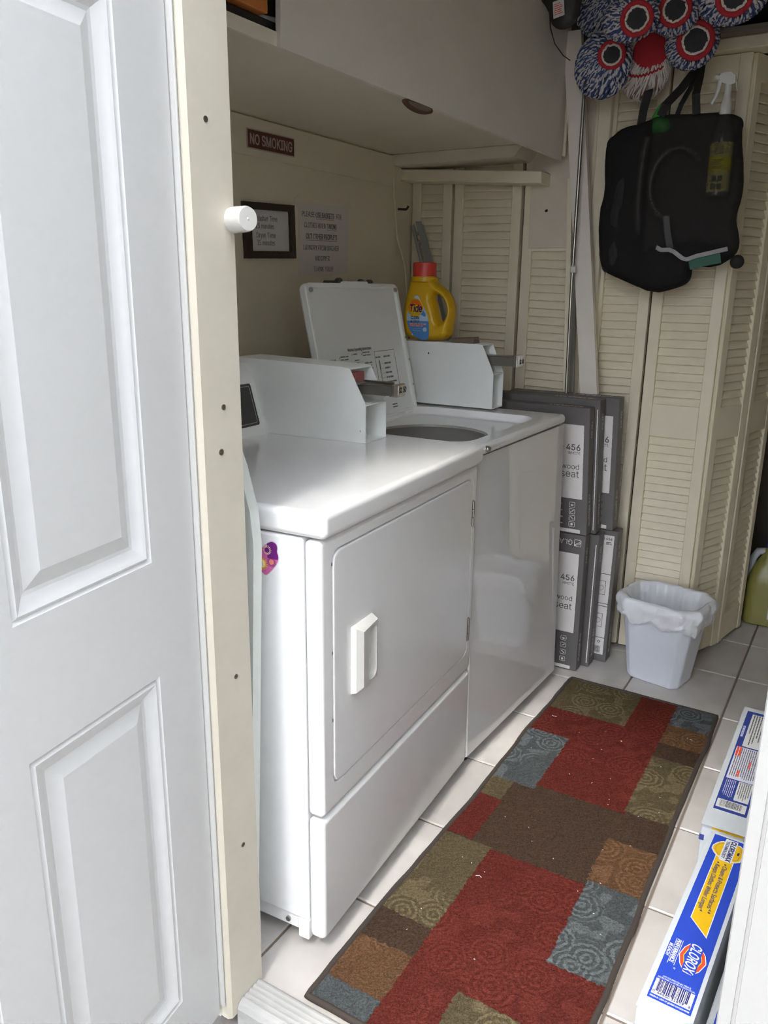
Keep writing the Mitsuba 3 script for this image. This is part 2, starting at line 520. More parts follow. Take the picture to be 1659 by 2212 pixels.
# ledger board along the left wall (its lower edge is the seam under the red sign)
struct('trim_1', cbox(XL, XL + 0.010, YN + 0.01, 1.66, 1.628, 1.728, 0.002), M_CREAM)
# doorway: left jamb, right jamb, casing, sill
JL = struct('trim_2', prism([(-.105, -.108), (-.105, -.199), (-.0745, -.199), (-.068, -.193), (-.068, -.1095), (-.0695, -.108)], 'z', -0.01, 2.06), M_JAMB, smooth=False)
for sy, sz, r in [(-0.160, 1.496, .0042), (-0.149, 1.104, .0042), (-0.158, 1.037, .0048), (-0.147, 0.659, .0042), (-0.147, 0.333, .0042)]:
    put('screw', cat(cyl((-0.069, sy, sz), (-0.0668, sy, sz), r, 14), cbox(-0.0668, -0.0662, sy - r * .7, sy + r * .7, sz - .0006, sz + .0006)), M_STEEL, JL)
struct('trim_3', cbox(-0.092, -0.0765, -0.2045, -0.1995, 0.02, 2.06, 0.0015), M_STOP)
prof = [(0.712, -0.108), (0.712, -0.195), (0.7135, -0.198), (0.727, -0.1995), (0.7275, -0.196), (0.7315, -0.196), (0.732, -0.2), (0.80, -0.205), (0.806, -0.2), (0.806, -0.186), (0.74, -0.186), (0.74, -0.108)]
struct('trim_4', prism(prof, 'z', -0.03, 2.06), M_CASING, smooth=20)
struct('trim_5', cbox(-0.105, 0.74, -0.185, -0.108, 2.04, 2.075), M_JAMB)
sp = [(-0.182, -0.035), (-0.182, 0.002), (-0.176, 0.010)]
for k in range(5):
    y = -0.172 + k * 0.011
    sp += [(y, 0.0135 if k else 0.012), (y + 0.0045, 0.0165), (y + 0.0075, 0.0165), (y + 0.0095, 0.0125)]
sp += [(-0.113, 0.010), (-0.111, 0.0), (-0.111, -0.035)]
struct('trim_6', prism(sp, 'x', -0.067, 0.711), M_SILL, smooth=25)


# ------------------------------------------------------------------ big white six-panel door on the left (opened outward)
def panel_mesh(w0, w1, z0, z1, mirror=False):
    """moulded panel in door coordinates (w along the door, z up), relief along +x"""
    offs = [0, .004, .009, .013, .026, .031, .052]
    hts = [0.0, -.0045, -.0005, -.0025, -.0105, -.0115, -.0035]
    V, F = [], []
    for o, h in zip(offs, hts):
        V += [[h, w0 + o, z0 + o], [h, w1 - o, z0 + o], [h, w1 - o, z1 - o], [h, w0 + o, z1 - o]]
    for i in range(len(offs) - 1):
        for j in range(4):
            k = (j + 1) % 4
            F += [[4 * i + j, 4 * i + k, 4 * i + 4 + k], [4 * i + j, 4 * i + 4 + k, 4 * i + 4 + j]]
    i = 4 * (len(offs) - 1)
    F += [[i, i + 1, i + 2], [i, i + 2, i + 3]]
    return trimesh.Trimesh(V, F, process=False)


PAN = [(.099, .344, .13, .727), (.099, .344, .903, 1.612), (.099, .344, 1.70, 1.92), (.426, .671, .13, .727), (.426, .671, .903, 1.612), (.426, .671, 1.70, 1.92)]
slab = cut(cbox(-0.036, 0, 0.0, 0.77, 0.005, 2.03), *[cbox(-0.014, 0.02, a, b, c, d) for a, b, c, d in PAN])
DA = math.radians(8.5)
dv = np.array([math.sin(DA), -math.cos(DA), 0])
# door frame: local x = outward (toward the doorway side), y = along the door, z up
DM = np.eye(4)
DM[:3, 0] = np.array([math.cos(DA), math.sin(DA), 0])
DM[:3, 1] = dv
DM[:3, 3] = (-0.0855, -0.2075, 0.0)
# (x, y, z) here is left-handed in plan, so flip faces
def flip(m):
    m = m.copy()
    m.faces = m.faces[:, ::-1]
    return m


D1 = struct('door_1', flip(slab), M_WHITE, smooth=False, M=DM)
for a, b, c, d in PAN:
    put('panel', flip(panel_mesh(a, b, c, d)), M_WHITE, D1, smooth=False, M=DM)

# ------------------------------------------------------------------ louvered bifold doors
NUM = [1]
slat_cache = {}


def leaf(p0, p1, z0, z1, sections, rails, plain=None, thick=0.028, stile=0.036, racked=0.0):
    """one bifold leaf from p0 to p1 in plan, front face on the camera's side"""
    p0, p1 = np.array([*p0, 0.0]), np.array([*p1, 0.0])
    L = np.linalg.norm(p1 - p0)
    U = (p1 - p0) / L
    Nn = np.array([U[1], -U[0], 0.0])
    if Nn @ np.array([0.6, -1, 0]) < 0:
        Nn = -Nn
    M = np.eye(4)
    M[:3, 0], M[:3, 1], M[:3, 2], M[:3, 3] = U, -Nn, (0, 0, 1), p0
    fl = np.linalg.det(M[:3, :3]) < 0
    NUM[0] += 1
    g = 0.002
    root = 'door_%d' % NUM[0]
    fr = [cbox(g, g + stile, 0, thick, z0, z1, .002), cbox(L - g - stile, L - g, 0, thick, z0, z1, .002)]
    parts = [('stile', fr[0]), ('stile', fr[1])] + [('rail', cbox(g + stile, L - g - stile, 0.002, thick - 0.002, a, b, .0015)) for a, b in rails]
    labels[root] = {'kind': 'structure'}
    for nm, m in parts:
        put(nm, flip(m) if fl else m, M_LOUVER_FR, root, smooth=False, M=M)
    w = L - 2 * g - 2 * stile
    if w not in slat_cache:
        pitch, hgt, th = 0.0275, 0.0345, 0.006
        c = cbox(0, w, -th / 2, th / 2, -hgt / 2, hgt / 2, 0.0015)
        a = math.radians(24)
        R = np.eye(4)
        R[1, 1], R[1, 2], R[2, 1], R[2, 2] = math.cos(a), math.sin(a), -math.sin(a), math.cos(a)
        c.apply_transform(R)
        slat_cache[w] = ply(c, M_LOUVER, False)
    for a, b in sections:
        n = int(round((b - a) / 0.0275))
        for k in range(n):
            z = a + (k + 0.5) * (b - a) / n
            e = np.eye(4)
            e[:3, 3] = (g + stile, thick * 0.5, z)
            tl = np.eye(4)
            s = racked + 0.004 * (rng.random() - 0.5)
            tl[2, 0] = s
            tl[2, 3] = -s * w / 2
            key = key_for('slat', root)
            scene[key] = {**slat_cache[w], 'to_world': T(M @ e @ tl)}
    if plain:
        a, b = plain
        put('patch_board', (flip if fl else (lambda q: q))(cbox(g + stile - .012, L - g - stile + .012, -0.003, 0.004, a, b, .001)), M_PATCH, root, smooth=False, M=M)
    return root, M


SEC = [(0.115, 0.797), (0.908, 1.885)]
RL = [(0.012, 0.115), (0.797, 0.908), (1.885, 1.955)]
leaf((-0.826, YF), (-0.657, YF), 0.012, 1.955, SEC, RL, racked=-0.02)
leaf((-0.650, YF), (-0.386, YF), 0.012, 1.955, SEC, RL, racked=-0.02)
leafC, MC = leaf((-0.378, YF), (-0.118, YF), 0.012, 1.955, [(0.115, 0.797), (0.908, 1.405)], [(0.012, 0.115), (0.797, 0.908), (1.405, 1.43), (1.885, 1.955)], plain=(1.415, 1.90), racked=-0.03)
put('torn_hole', extr(smoothpoly([(-.006, 0), (.004, .006), (.007, -.002), (0, -.006)], 1), 0.0008), M_INK, leafC, M=frame((-0.293, YF - 0.0035, 1.538), (1, 0, 0), (0, 0, 1)))
leaf((-0.112, YF), (0.0845, YF), 0.012, 1.955, SEC, RL)
leaf((0.0885, YF), (0.316, YF), 0.012, 1.955, SEC, RL)
leaf((0.324, YF + 0.012), (0.402, YF + 0.205), 0.008, 1.955, SEC, RL)
leaf((0.405, YF + 0.212), (0.452, YF + 0.44), 0.008, 1.955, SEC, RL)

# headers over the closets
hb = cbox(-0.83, -0.285, 1.665, 1.748, 1.648, 1.688, .003)
Mh = np.eye(4)
Mh[2, 0] = -0.068
Mh[2, 3] = -0.068 * 0.82 + 0.004
struct('trim_7', hb, M_LOUVER_FR, M=Mh)
lb = cat(hull([(-0.82, 1.60, 1.695), (-0.36, 1.60, 1.695), (-0.33, 1.60, 1.731), (-0.82, 1.60, 1.731), (-0.82, 1.75, 1.695), (-0.36, 1.75, 1.695), (-0.33, 1.75, 1.731), (-0.82, 1.75, 1.731)]))
struct('trim_8', lb, M_SHELF, smooth=False)
struct('trim_9', cbox(-0.10, 1.08, 1.715, 1.80, 1.957, 1.992, .003), M_LOUVER_FR)
# vertical post between the two closets
struct('trim_10', cbox(-0.126, -0.085, 1.72, 1.747, 0.0, 1.955, .002), M_LOUVER_FR)
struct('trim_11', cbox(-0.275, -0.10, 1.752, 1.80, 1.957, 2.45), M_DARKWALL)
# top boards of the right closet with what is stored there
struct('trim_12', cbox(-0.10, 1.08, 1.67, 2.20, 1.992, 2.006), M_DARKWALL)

# ------------------------------------------------------------------ wall cabinet
cb = thing('wall_cabinet', 'cream painted overhead cabinet with hanging plywood door above washer and dryer', 'cabinet')
put('shelf', cat(cbox(XL + 0.001, -0.347, -0.10, 1.60, 1.732, 1.758, .001)), M_SHELF, cb, smooth=False)
put('shelf_lip', cbox(-0.3468, -0.343, -0.10, 1.60, 1.732, 1.7585, .0008), M_SHELF, cb, smooth=False)
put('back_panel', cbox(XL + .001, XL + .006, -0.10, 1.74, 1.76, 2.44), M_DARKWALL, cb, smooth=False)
# door: a plywood sheet hung a little askew
pd = [np.array([-0.333, 0.346, 1.729]), np.array([-0.228, 1.685, 1.688])]
u = pd[1] - pd[0]
Ld = np.linalg.norm(u)
u /= Ld
nrm = np.cross(u, (0, 0, 1.0))
nrm /= np.linalg.norm(nrm)
upv = np.cross(nrm, u)
MCD = frame(pd[0], u, upv, nrm)
notch_c = 0.50
dpl = sg.box(0, 0, Ld, 0.69)
sheet = extr(dpl, 0.013)
sheet.apply_translation((0, 0, -0.013))
dk = put('door', sheet, M_CABDOOR, cb, smooth=False, M=MCD)
arc = [(notch_c + 0.062 * math.cos(t), 0.016 * math.sin(t) - 0.004) for t in np.linspace(math.pi, 2 * math.pi, 24)]
arc2 = [(notch_c + 0.050 * math.cos(t), 0.010 * math.sin(t) - 0.004) for t in np.linspace(2 * math.pi, math.pi, 24)]
h1 = extr(sg.Polygon(arc + [(notch_c + .05, .004), (notch_c - .05, .004)]), 0.010)
h1.apply_translation((0, 0, -0.0125))
put('finger_pull', h1, M_WOODHOLE, dk, M=MCD, label='dark brown finger pull')
h2 = extr(sg.Polygon(arc2 + [(notch_c + .046, .003), (notch_c - .046, .003)]), 0.0015)
h2.apply_translation((0, 0, -0.0022))
put('finger_pull', h2, M_CARDDARK, dk, M=MCD)
put('strike_strip', cbox(-0.245, -0.222, 1.70, 1.712, 1.70, 2.06, .002), M_LOUVER_FR, cb, smooth=False)
# things in the open cabinet bay
tb = put('cardboard_box', rbox(-0.62, -0.342, -0.03, 0.322, 1.782, 2.02, .003), M_ORANGECARD)
dt = put('dark_block', cbox(-0.74, -0.36, -0.02, 0.62, 1.7592, 1.7812, .003), M_BLACK)  # dark block filling the dark gap between box and shelf
tag(dt, 'flat dark block filling the gap under the orange-brown cardboard box on the cabinet shelf', 'tray')
tag(tb, 'orange-brown cardboard box in the open bay of the overhead cabinet', 'box')
labels[tb]['label'] = 'orange-brown cardboard box in the open bay of the overhead cabinet'
tp = put('white_pipe', tube([(-0.70, 0.345, 1.792), (-0.50, 0.350, 1.792), (-0.40, 0.362, 1.792), (-0.37, 0.43, 1.792)], .009, 10), M_PLASTICW)
tag(tp, 'thin white plastic tube lying in the open cabinet bay behind the orange box', 'tube')

# ------------------------------------------------------------------ dryer
ANG = 0.0553
DR = rotz(ANG)
dy = thing('dryer', 'white front-loading coin-operated dryer with closed door and coin box on top, nearest the doorway', 'dryer')
W = 0.722
body = cat(rbox(-0.70, -0.037, 0.0, W, 0.068, 0.864, .006), cbox(-0.70, -0.062, 0.006, W - .006, 0.036, 0.07, .002), cbox(-0.062, -0.037, 0.0, W, 0.024, 0.07, .002))
put('cabinet', body, M_ENAMEL_SOFT, dy, M=DR)
put('screw', cat(cyl((-0.088, 0.0062, 0.052), (-0.088, 0.002, 0.052), 0.0055, 14)), M_STEEL, dy, M=DR)
fp = rbox(-0.036, 0.0, 0.0, W, 0.315, 0.862, .011)
dop = rrect(0.036, 0.366, 0.694, 0.838, 0.024)
fp = cut(fp, prism(dop, 'x', -0.010, 0.03))
put('front_panel', fp, M_ENAMEL, dy, M=DR)
put('kick_panel', rbox(-0.036, 0.0, 0.0, W, 0.036, 0.309, .011), M_ENAMEL, dy, M=DR)
dd = rrect(0.0405, 0.3705, 0.6895, 0.8335, 0.020)
di = rrect(0.0445, 0.3745, 0.6855, 0.8295, 0.017)
drm = loft([np.column_stack([np.full(120, x), ring_pts(q, 120)]) for q, x in ((dd, -0.0095), (dd, -0.002), (rrect(0.0415, .3715, .6885, .8325, .0195), 0.0005), (di, 0.0016))])
dk = put('door', drm, M_ENAMEL, dy, M=DR, smooth=40)
# handle: white frame with a scooped grip
hy0, hy1, hz0, hz1 = 0.100, 0.181, 0.532, 0.670
hm = hull([(0.0016, hy0, hz0), (0.0016, hy1, hz0), (0.0016, hy0, hz1), (0.0016, hy1, hz1), (0.021, hy0 + .016, hz0 + .012), (0.021, hy0 + .016, hz1 - .012), (0.017, hy1 - .004, hz0 + .008), (0.017, hy1 - .004, hz1 - .008), (0.012, hy0 + .002, hz0 + .003), (0.012, hy0 + .002, hz1 - .003)])
sc = prism(rrect(hy0 + .036, hz0 + .014, hy1 - .008, hz1 - .014, .012), 'x', 0.0045, 0.05)
put('handle', cut(hm, sc), M_PLASTICW, dk, M=DR, smooth=30)
for z0, z1 in ((0.715, 0.778), (0.405, 0.468)):
    hg = [cyl((0.003, 0.691, z0 + i * (z1 - z0) / 3 + .0008), (0.003, 0.691, z0 + (i + 1) * (z1 - z0) / 3 - .0008), .0032, 10) for i in range(3)]
    put('hinge', cat(*hg, cbox(-0.008, 0.0012, 0.683, 0.699, z0, z1)), M_STEEL, dy, M=DR)
lidm = rbox(-0.70, 0.012, -0.004, W + .004, 0.866, 0.914, .013, 5)
put('top', lidm, M_ENAMEL, dy, M=DR)
# console across the back, one moulding with the coin box
cpoly = sg.Polygon([(-0.70, .914), (-0.528, .914), (-0.532, .926), (-0.566, 1.050), (-0.575, 1.074), (-0.592, 1.088), (-0.70, 1.094)])
ck = put('console', prism(cpoly, 'y', 0.002, 0.575), M_HOOD, dy, M=DR, smooth=30)
cu = np.array([-0.534, 1.05 - .926]) if False else np.array([-0.034, .124])
cu = cu / np.linalg.norm(cu)
FC = Face((-0.5325, 0.002, 0.9265), (0, 1, 0), (cu[0], 0, cu[1]), DR)
put('display', FC.shape(rrect(0.06, 0.012, 0.553, 0.118, .006), .0012), M_BLACKGLASS, ck, smooth=False, label='black glass display strip')
brd = rrect(0.068, 0.018, 0.546, 0.112, .005)
put('display_border', FC.shape(brd.difference(brd.buffer(-0.0012)), .0016), M_SILVER, ck, smooth=False)
# coin box
hy0, hy1 = 0.574, 0.680
hp = [(-0.62, .9145), (-0.2365, .9145), (-0.2365, 1.008), (-0.281, 1.092), (-0.30, 1.0945), (-0.62, 1.103)]
outer = prism(hp, 'y', hy0, hy1)
t = 0.0022
slot1 = prism([(-0.36, .9168), (-0.20, .9168), (-0.20, 1.0045), (-0.36, 1.0045)], 'y', hy0 + t, hy1 - t)
slot2 = prism([(-0.335, 1.0075), (-0.20, 1.0075), (-0.20, 1.20), (-0.2795, 1.0885), (-0.335, 1.0895)], 'y', hy0 + t, hy1 - t)
hk = put('coin_box', cut(outer, slot1, slot2), M_HOOD, dy, M=DR, smooth=25)
put('lock_plate', cat(cbox(-0.300, -0.296, .580, .640, .925, .998, .0008), cyl((-0.296, .600, .960), (-0.293, .600, .960), .006, 14)), M_HOOD, hk, M=DR)
put('slot_hole', cyl((-0.265, .598, .9168), (-0.265, .598, .9174), .009, 18), M_DARKSTEEL, hk, M=DR)
put('rivet', cyl((-0.250, .5742, .944), (-0.250, .5728, .944), .0022, 10), M_CHROME, hk, M=DR)


def coin_slide(parent, M, x_in, x_out, y0, y1, z0, z1, text):
    """chromed push slide; x_in inside the box, x_out the end plate"""
    put('slide', cat(cbox(x_in, x_out, y0, y1, z0, z1, .0012), cbox(x_in, x_out - .01, y0 - .004, y1 + .004, z1 - .002, z1 + .001, .0008)), M_STEEL, parent, M=M, smooth=False)
    put('slide_end', cat(rbox(x_out, x_out + .012, y0 - .003, y1 + .005, z0 - .003, z1 + .005, .003), cbox(x_out + .012, x_out + .0135, y0 + .012, y1 + .003, z0 + .002, z1 + .002, .0006)), M_CHROME, parent, M=M, smooth=20)
    f = Face((x_out + .0136, y0, z0), (0, 1, 0), (0, 0, 1), M)
    put('lettering', f.text(text, .014, .007, .013, width=y1 - y0 - .008, bold=True), M_INK, parent, smooth=False)


coin_slide(hk, DR, -0.325, -0.180, .598, .642, 1.030, 1.053, '$1 50')
for k in range(8):
    y = .581 + k * .0056
    put('coin_token', cbox(-0.288, -0.268, y, y + .0040, 1.0610, 1.0825, .0008), M_COIN, hk, M=DR, smooth=False)
    put('slide_pin', cat(cbox(-0.282, -0.270, y + .0006, y + .0034, 1.0545, 1.0605, .0006), cyl((-0.271, y + .002, 1.0575), (-0.262, y + .002, 1.0550), .0013, 6)), M_CHROME, hk, M=DR, smooth=False)
put('slide_rod', cyl((-0.318, .640, 1.0575), (-0.195, .640, 1.0565), .0026, 10), M_STEEL, hk, M=DR)
for x, y in ((-0.64, 0.04), (-0.64, W - .05), (-0.07, 0.05), (-0.07, W - .05)):
    put('foot', cyl((x, y, 0.0005), (x, y, 0.037), .017, 16), M_BLACK, dy, M=DR)
for z in (0.640, 0.505, 0.81):
    put('paint_chip', cbox(-0.001, 0.0004, 0.0352, 0.0372, z, z + .006), M_INK, dy, M=DR, smooth=False)

# mitten-shaped sticker on the dryer's side
st = thing('sticker', 'mitten-shaped purple, pink and yellow flower sticker on the side of the dryer', 'sticker')
FS = Face((-0.112, -0.0002, 0.815), (1, 0, 0), (0, 0, 1), DR)
sil = sg.Polygon(smoothpoly([(-.0225, -.004), (-.017, .010), (-.002, .026), (.010, .034), (.021, .032), (.024, .024), (.022, .016), (.026, .008), (.023, -.004), (.012, -.018), (-.002, -.032), (-.010, -.027), (-.020, -.018)], 2))
put('backing', FS.shape(sil.buffer(.0012), .0004), M_INKWHITE, st, smooth=False)
put('print', FS.shape(sil, .0004, .0004), M_STICK2, st, smooth=False)
put('print', FS.shape(sil.intersection(sg.box(.002, .002, .03, .04)), .0003, .0008), M_STICK1, st, smooth=False)


def petals(cx, cy, r0, r1, n):
    return shapely.union_all([sg.Polygon([(cx + r0 * math.cos(a - .12), cy + r0 * math.sin(a - .12)), (cx + r1 * math.cos(a - .06), cy + r1 * math.sin(a - .06)), (cx + r1 * math.cos(a + .06), cy + r1 * math.sin(a + .06)), (cx + r0 * math.cos(a + .12), cy + r0 * math.sin(a + .12))]) for a in np.linspace(0, 2 * math.pi, n, endpoint=False)])


for cx, cy, r, ms in ((-.010, -.010, .0125, (M_STICK3, M_STICK4)), (.011, -.004, .0095, (M_STICK1, M_PINK)), (.002, .017, .009, (M_STICK4, M_STICK1))):
    p = petals(cx, cy, r * .5, r, 16).union(sg.Point(cx, cy).buffer(r * .72)) if ms[0] is M_STICK3 else petals(cx, cy, r * .4, r, 16)
    put('print', FS.shape(p.intersection(sil), .0003, .0012), ms[0], st, smooth=False)
    put('print', FS.shape(sg.Point(cx, cy).buffer(r * .55).intersection(sil), .0003, .0016), ms[1], st, smooth=False)
put('lettering', FS.text('R', -.0085, -.014, .007, align='c', off=.002, depth=.0003, slant=-.3), M_STICK3, st, smooth=False)

# ------------------------------------------------------------------ washer
wa = thing('washer', 'white top-loading coin-operated washer with open lid, between dryer and louvered closet', 'washer')
wx0, wx1, wy0, wy1 = -0.70, -0.058, 0.7275, 1.364
put('cabinet', cut(rbox(wx0, wx1, wy0, wy1, 0.036, 0.868, .006), cyl((-.285, .925, .60), (-.285, .925, .95), .196, 48)), M_ENAMEL_SOFT, wa)
# front panel: its lower edge stands a little further out than its top
fpts = []
for y, s in ((wy0, 1), (wy1, -1)):
    for z, x in (((0.040, -0.042), (0.874, -0.054)) if s > 0 else ((0.040, -0.019), (0.874, -0.045))):
        fpts += [(x - .004, y, z), (x, y + s * .004, z), (x - .03, y, z)]
put('front_panel', hull(fpts), M_MIRROR, wa, smooth=False)
deck = rbox(wx0, -0.042, wy0 - .001, wy1 + .002, 0.878, 0.906, .012, 5)
well = loft([np.column_stack([ring_pts(q, 96), np.full(96, z)]) for q, z in ((rrect(-.487, .760, -.118, 1.235, .05), .883), (rrect(-.495, .753, -.108, 1.245, .055), .888), (rrect(-.505, .745, -.094, 1.255, .06), .903), (rrect(-.509, .743, -.090, 1.259, .062), .9075), (rrect(-.512, .741, -.087, 1.262, .064), .93))])
hole = prism(sg.Point(-.285, .925).buffer(.163, quad_segs=20), 'z', .8, .95)
put('top', cut(deck, well, hole), M_ENAMEL, wa, smooth=40)
a = np.linspace(0, 2 * math.pi, 64, endpoint=False)
tubr = [np.stack([-.285 + r * np.cos(a), .925 + r * np.sin(a), np.full(64, z)], 1) for r, z in ((.163, .8835), (.160, .877), (.164, .870), (.172, .855), (.19, .80), (.19, .62))]
tm = loft(tubr[::-1], (True, False))
tm.faces = tm.faces[:, ::-1]
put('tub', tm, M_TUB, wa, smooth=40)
put('agitator', lathe([(.045, .62), (.04, .70), (.028, .80), (.026, .835), (.018, .845)], 24), M_TUB, wa, M=frame((-.285, .925, 0), (1, 0, 0), (0, 1, 0)))
lk = put('lock', cat(cyl((-.044, .769, .8935), (-.037, .769, .8935), .0088, 6), cyl((-.037, .769, .8935), (-.032, .769, .8935), .0062, 20)), M_CHROME, wa, smooth=25, label='round chrome lock')
wcon = sg.Polygon([(-0.70, .912), (-0.585, .912), (-0.60, .99), (-0.612, 1.06), (-0.70, 1.07)])
put('console', prism(wcon, 'y', wy0 + .01, 1.27), M_HOOD, wa, smooth=30)
# coin box
hy0, hy1 = 1.281, 1.361
hp = [(-0.66, .9125), (-0.2565, .9125), (-0.2565, 1.022), (-0.298, 1.109), (-0.31, 1.111), (-0.66, 1.111)]
outer = prism(hp, 'y', hy0, hy1)
slot1 = prism([(-0.36, .915), (-0.20, .915), (-0.20, 1.0185), (-0.36, 1.0185)], 'y', hy0 + t, hy1 - t)
slot2 = prism([(-0.345, 1.0215), (-0.20, 1.0215), (-0.20, 1.20), (-0.2965, 1.1065), (-0.345, 1.1085)], 'y', hy0 + t, hy1 - t)
wk = put('coin_box', cut(outer, slot1, slot2), M_HOOD, wa, smooth=25)
put('slot_hole', cyl((-0.30, 1.31, .915), (-0.30, 1.31, .9156), .009, 18), M_DARKSTEEL, wk)
put('rivet', cyl((-0.487, 1.2808, 1.075), (-0.487, 1.2796, 1.075), .0025, 10), M_INK, wk)
coin_slide(wk, np.eye(4), -0.335, -0.200, 1.302, 1.344, 1.047, 1.076, '$1 50')
for x, y in ((-0.64, wy0 + .05), (-0.64, wy1 - .05), (-0.08, wy0 + .05), (-0.08, wy1 - .05)):
    put('foot', cyl((x, y, 0.0005), (x, y, 0.038), .017, 16), M_BLACK, wa)
# open lid, leaning back
lb0, lt0 = np.array([-0.500, 0.0, 0.889]), np.array([-0.588, 0.0, 1.289])
lv = lt0 - lb0
LH = np.linalg.norm(lv)
lv /= LH
ln = np.cross((0, 1.0, 0), lv)
ML = frame(lb0 + np.array([0, .748, 0]), (0, 1, 0), lv, ln)
LW = 0.492
lo = rrect(0, 0, LW, LH, .022)
lid = loft([np.column_stack([ring_pts(q, 120), np.full(120, z)]) for q, z in ((lo.buffer(-.006), -.024), (lo, -.016), (lo, .0), (lo.buffer(-.002), .003), (lo.buffer(-.010), .0032), (lo.buffer(-.0135), .0015), (lo.buffer(-.016), -.006))])
lk = put('lid', lid, M_HOOD, wa, smooth=30, M=ML)
for ux, vx in ((.022, LH - .020), (LW - .022, LH - .020)):
    put('bumper', cyl((ux, vx, .0025), (ux, vx, .008), .0065, 14), M_GREYPLASTIC, lk, M=ML)
put('pull', extr(rrect(LW * .36, LH - .016, LW * .64, LH + .004, .006), .006), M_HOOD, lk, M=ML)
for vx in (.09, .17, .24):
    put('hinge_rivet', cyl((LW - .006, vx, .003), (LW - .006, vx, .006), .003, 8), M_STEEL, lk, M=ML)
FLd = Face((0, 0, -.0058), (1, 0, 0), (0, 1, 0), ML)
put('lettering', FLd.text('Washer Operating Instructions', .160, .2155, .0085, width=.128, bold=True), M_LIDPRINT, lk, smooth=False)
pr = []
for i, (u0, v0, w, n) in enumerate(((.052, .196, .05, 1), (.058, .168, .045, 3), (.118, .198, .042, 2), (.122, .183, .036, 1), (.186, .206, .026, 1), (.190, .184, .026, 2), (.236, .204, .05, 2), (.240, .160, .042, 5))):
    pr.append(FLd.lines(u0, u0 + w, v0 - n * .0085 * .5, v0 + n * .0085 * .5, n, .42, i))
    if i % 2 == 0:
        pr.append(FLd.text(str(i // 2 + 1), u0 - .008, v0 - .003, .006))
bx = sg.box(.300, .098, .418, .208)
pr.append(FLd.shape(bx.difference(bx.buffer(-.0012))))
pr.append(FLd.lines(.304, .338, .186, .193, 1, .7, 31))
pr.append(FLd.lines(.350, .392, .186, .193, 1, .7, 32))
for k in range(5):
    pr.append(FLd.shape(sg.box(.328, .168 - k * .0145, .344, .1688 - k * .0145)))
    pr.append(FLd.lines(.348, .408, .1655 - k * .0145, .1725 - k * .0145, 1, .75, 40 + k, .5))
pr.append(FLd.shape(rrect(.318, .150, .324, .180, .0028)))
th = rrect(.318, .104, .324, .150, .0028)
pr.append(FLd.shape(th.difference(th.buffer(-.001))))
for i, (u0, u1, v0, v1, n) in enumerate(((.345, .395, .062, .085, 3), (.355, .390, .028, .044, 2), (.272, .290, .118, .140, 3))):
    pr.append(FLd.lines(u0, u1, v0, v1, n, .5, 60 + i))
pr.append(FLd.shape(sg.box(.288, .062, .318, .088)))
pr.append(FLd.lines(.29, .318, .046, .058, 2, .4, 70))
put('print', cat(*pr), M_LIDPRINT, lk, smooth=False, label='printed washing instructions', kind='stuff')

# ------------------------------------------------------------------ detergent bottle on the washer's coin box
tb = thing('detergent_bottle', 'yellow detergent jug with red cap standing on the washer coin box', 'bottle')
oy = 1.327
ol = smoothpoly([(-.588, 1.1112), (-.600, 1.150), (-.6015, 1.20), (-.594, 1.245), (-.582, 1.283), (-.578, 1.300), (-.578, 1.312), (-.488, 1.312), (-.486, 1.296), (-.462, 1.281), (-.438, 1.262), (-.424, 1.235), (-.418, 1.205), (-.424, 1.160), (-.436, 1.1112)], 2)
hol = sg.Polygon(smoothpoly([(-.490, 1.258), (-.472, 1.258), (-.449, 1.236), (-.440, 1.208), (-.447, 1.186), (-.458, 1.172), (-.468, 1.173), (-.475, 1.195), (-.482, 1.220), (-.491, 1.240)], 2))
shp = sg.Polygon(ol).difference(hol)
fr, bk = None, None


def pillow_poly(P, prof, res, depth, pos_y):
    """inflated polygon with holes: boundary shared, front toward -y"""
    rings = [P.exterior] + list(P.interiors)
    B = np.vstack([np.array([r.interpolate(i / max(30, int(r.length / res)), normalized=True).coords[0] for i in range(max(30, int(r.length / res)))]) for r in rings])
    x0, z0, x1, z1 = P.bounds
    gx, gz = np.meshgrid(np.arange(x0, x1, res), np.arange(z0, z1, res))
    Gp = np.stack([gx.ravel(), gz.ravel()], 1)
    inner = P.buffer(-res * .6)
    Gp = Gp[shapely.contains_xy(inner, Gp[:, 0], Gp[:, 1])]
    nb = len(B)
    pts = np.vstack([B, Gp])
    tri = Delaunay(pts).simplices
    c = pts[tri].mean(1)
    tri = tri[shapely.contains_xy(P, c[:, 0], c[:, 1])]
    A, Bq, D = pts[tri[:, 0]], pts[tri[:, 1]], pts[tri[:, 2]]
    ar = (Bq[:, 0] - A[:, 0]) * (D[:, 1] - A[:, 1]) - (Bq[:, 1] - A[:, 1]) * (D[:, 0] - A[:, 0])
    tri[ar < 0] = tri[ar < 0][:, ::-1]
    tri = tri[np.abs(ar) > 1e-11]
    dist = np.array([P.boundary.distance(sg.Point(q)) for q in pts])
    dist[:nb] = 0
    h = depth * prof(dist)
    f = np.stack([pts[:, 0], pos_y - h, pts[:, 1]], 1)
    b = np.stack([pts[:, 0], pos_y + h, pts[:, 1]], 1)
    off = len(f)
    return trimesh.Trimesh(np.vstack([f, b]), np.vstack([tri, tri[:, ::-1] + off]), process=False)


bm = pillow_poly(shp, lambda d: np.sqrt(np.clip(1 - (1 - np.clip(d / .022, 0, 1)) ** 2, 0, 1)), .0035, .034, oy)
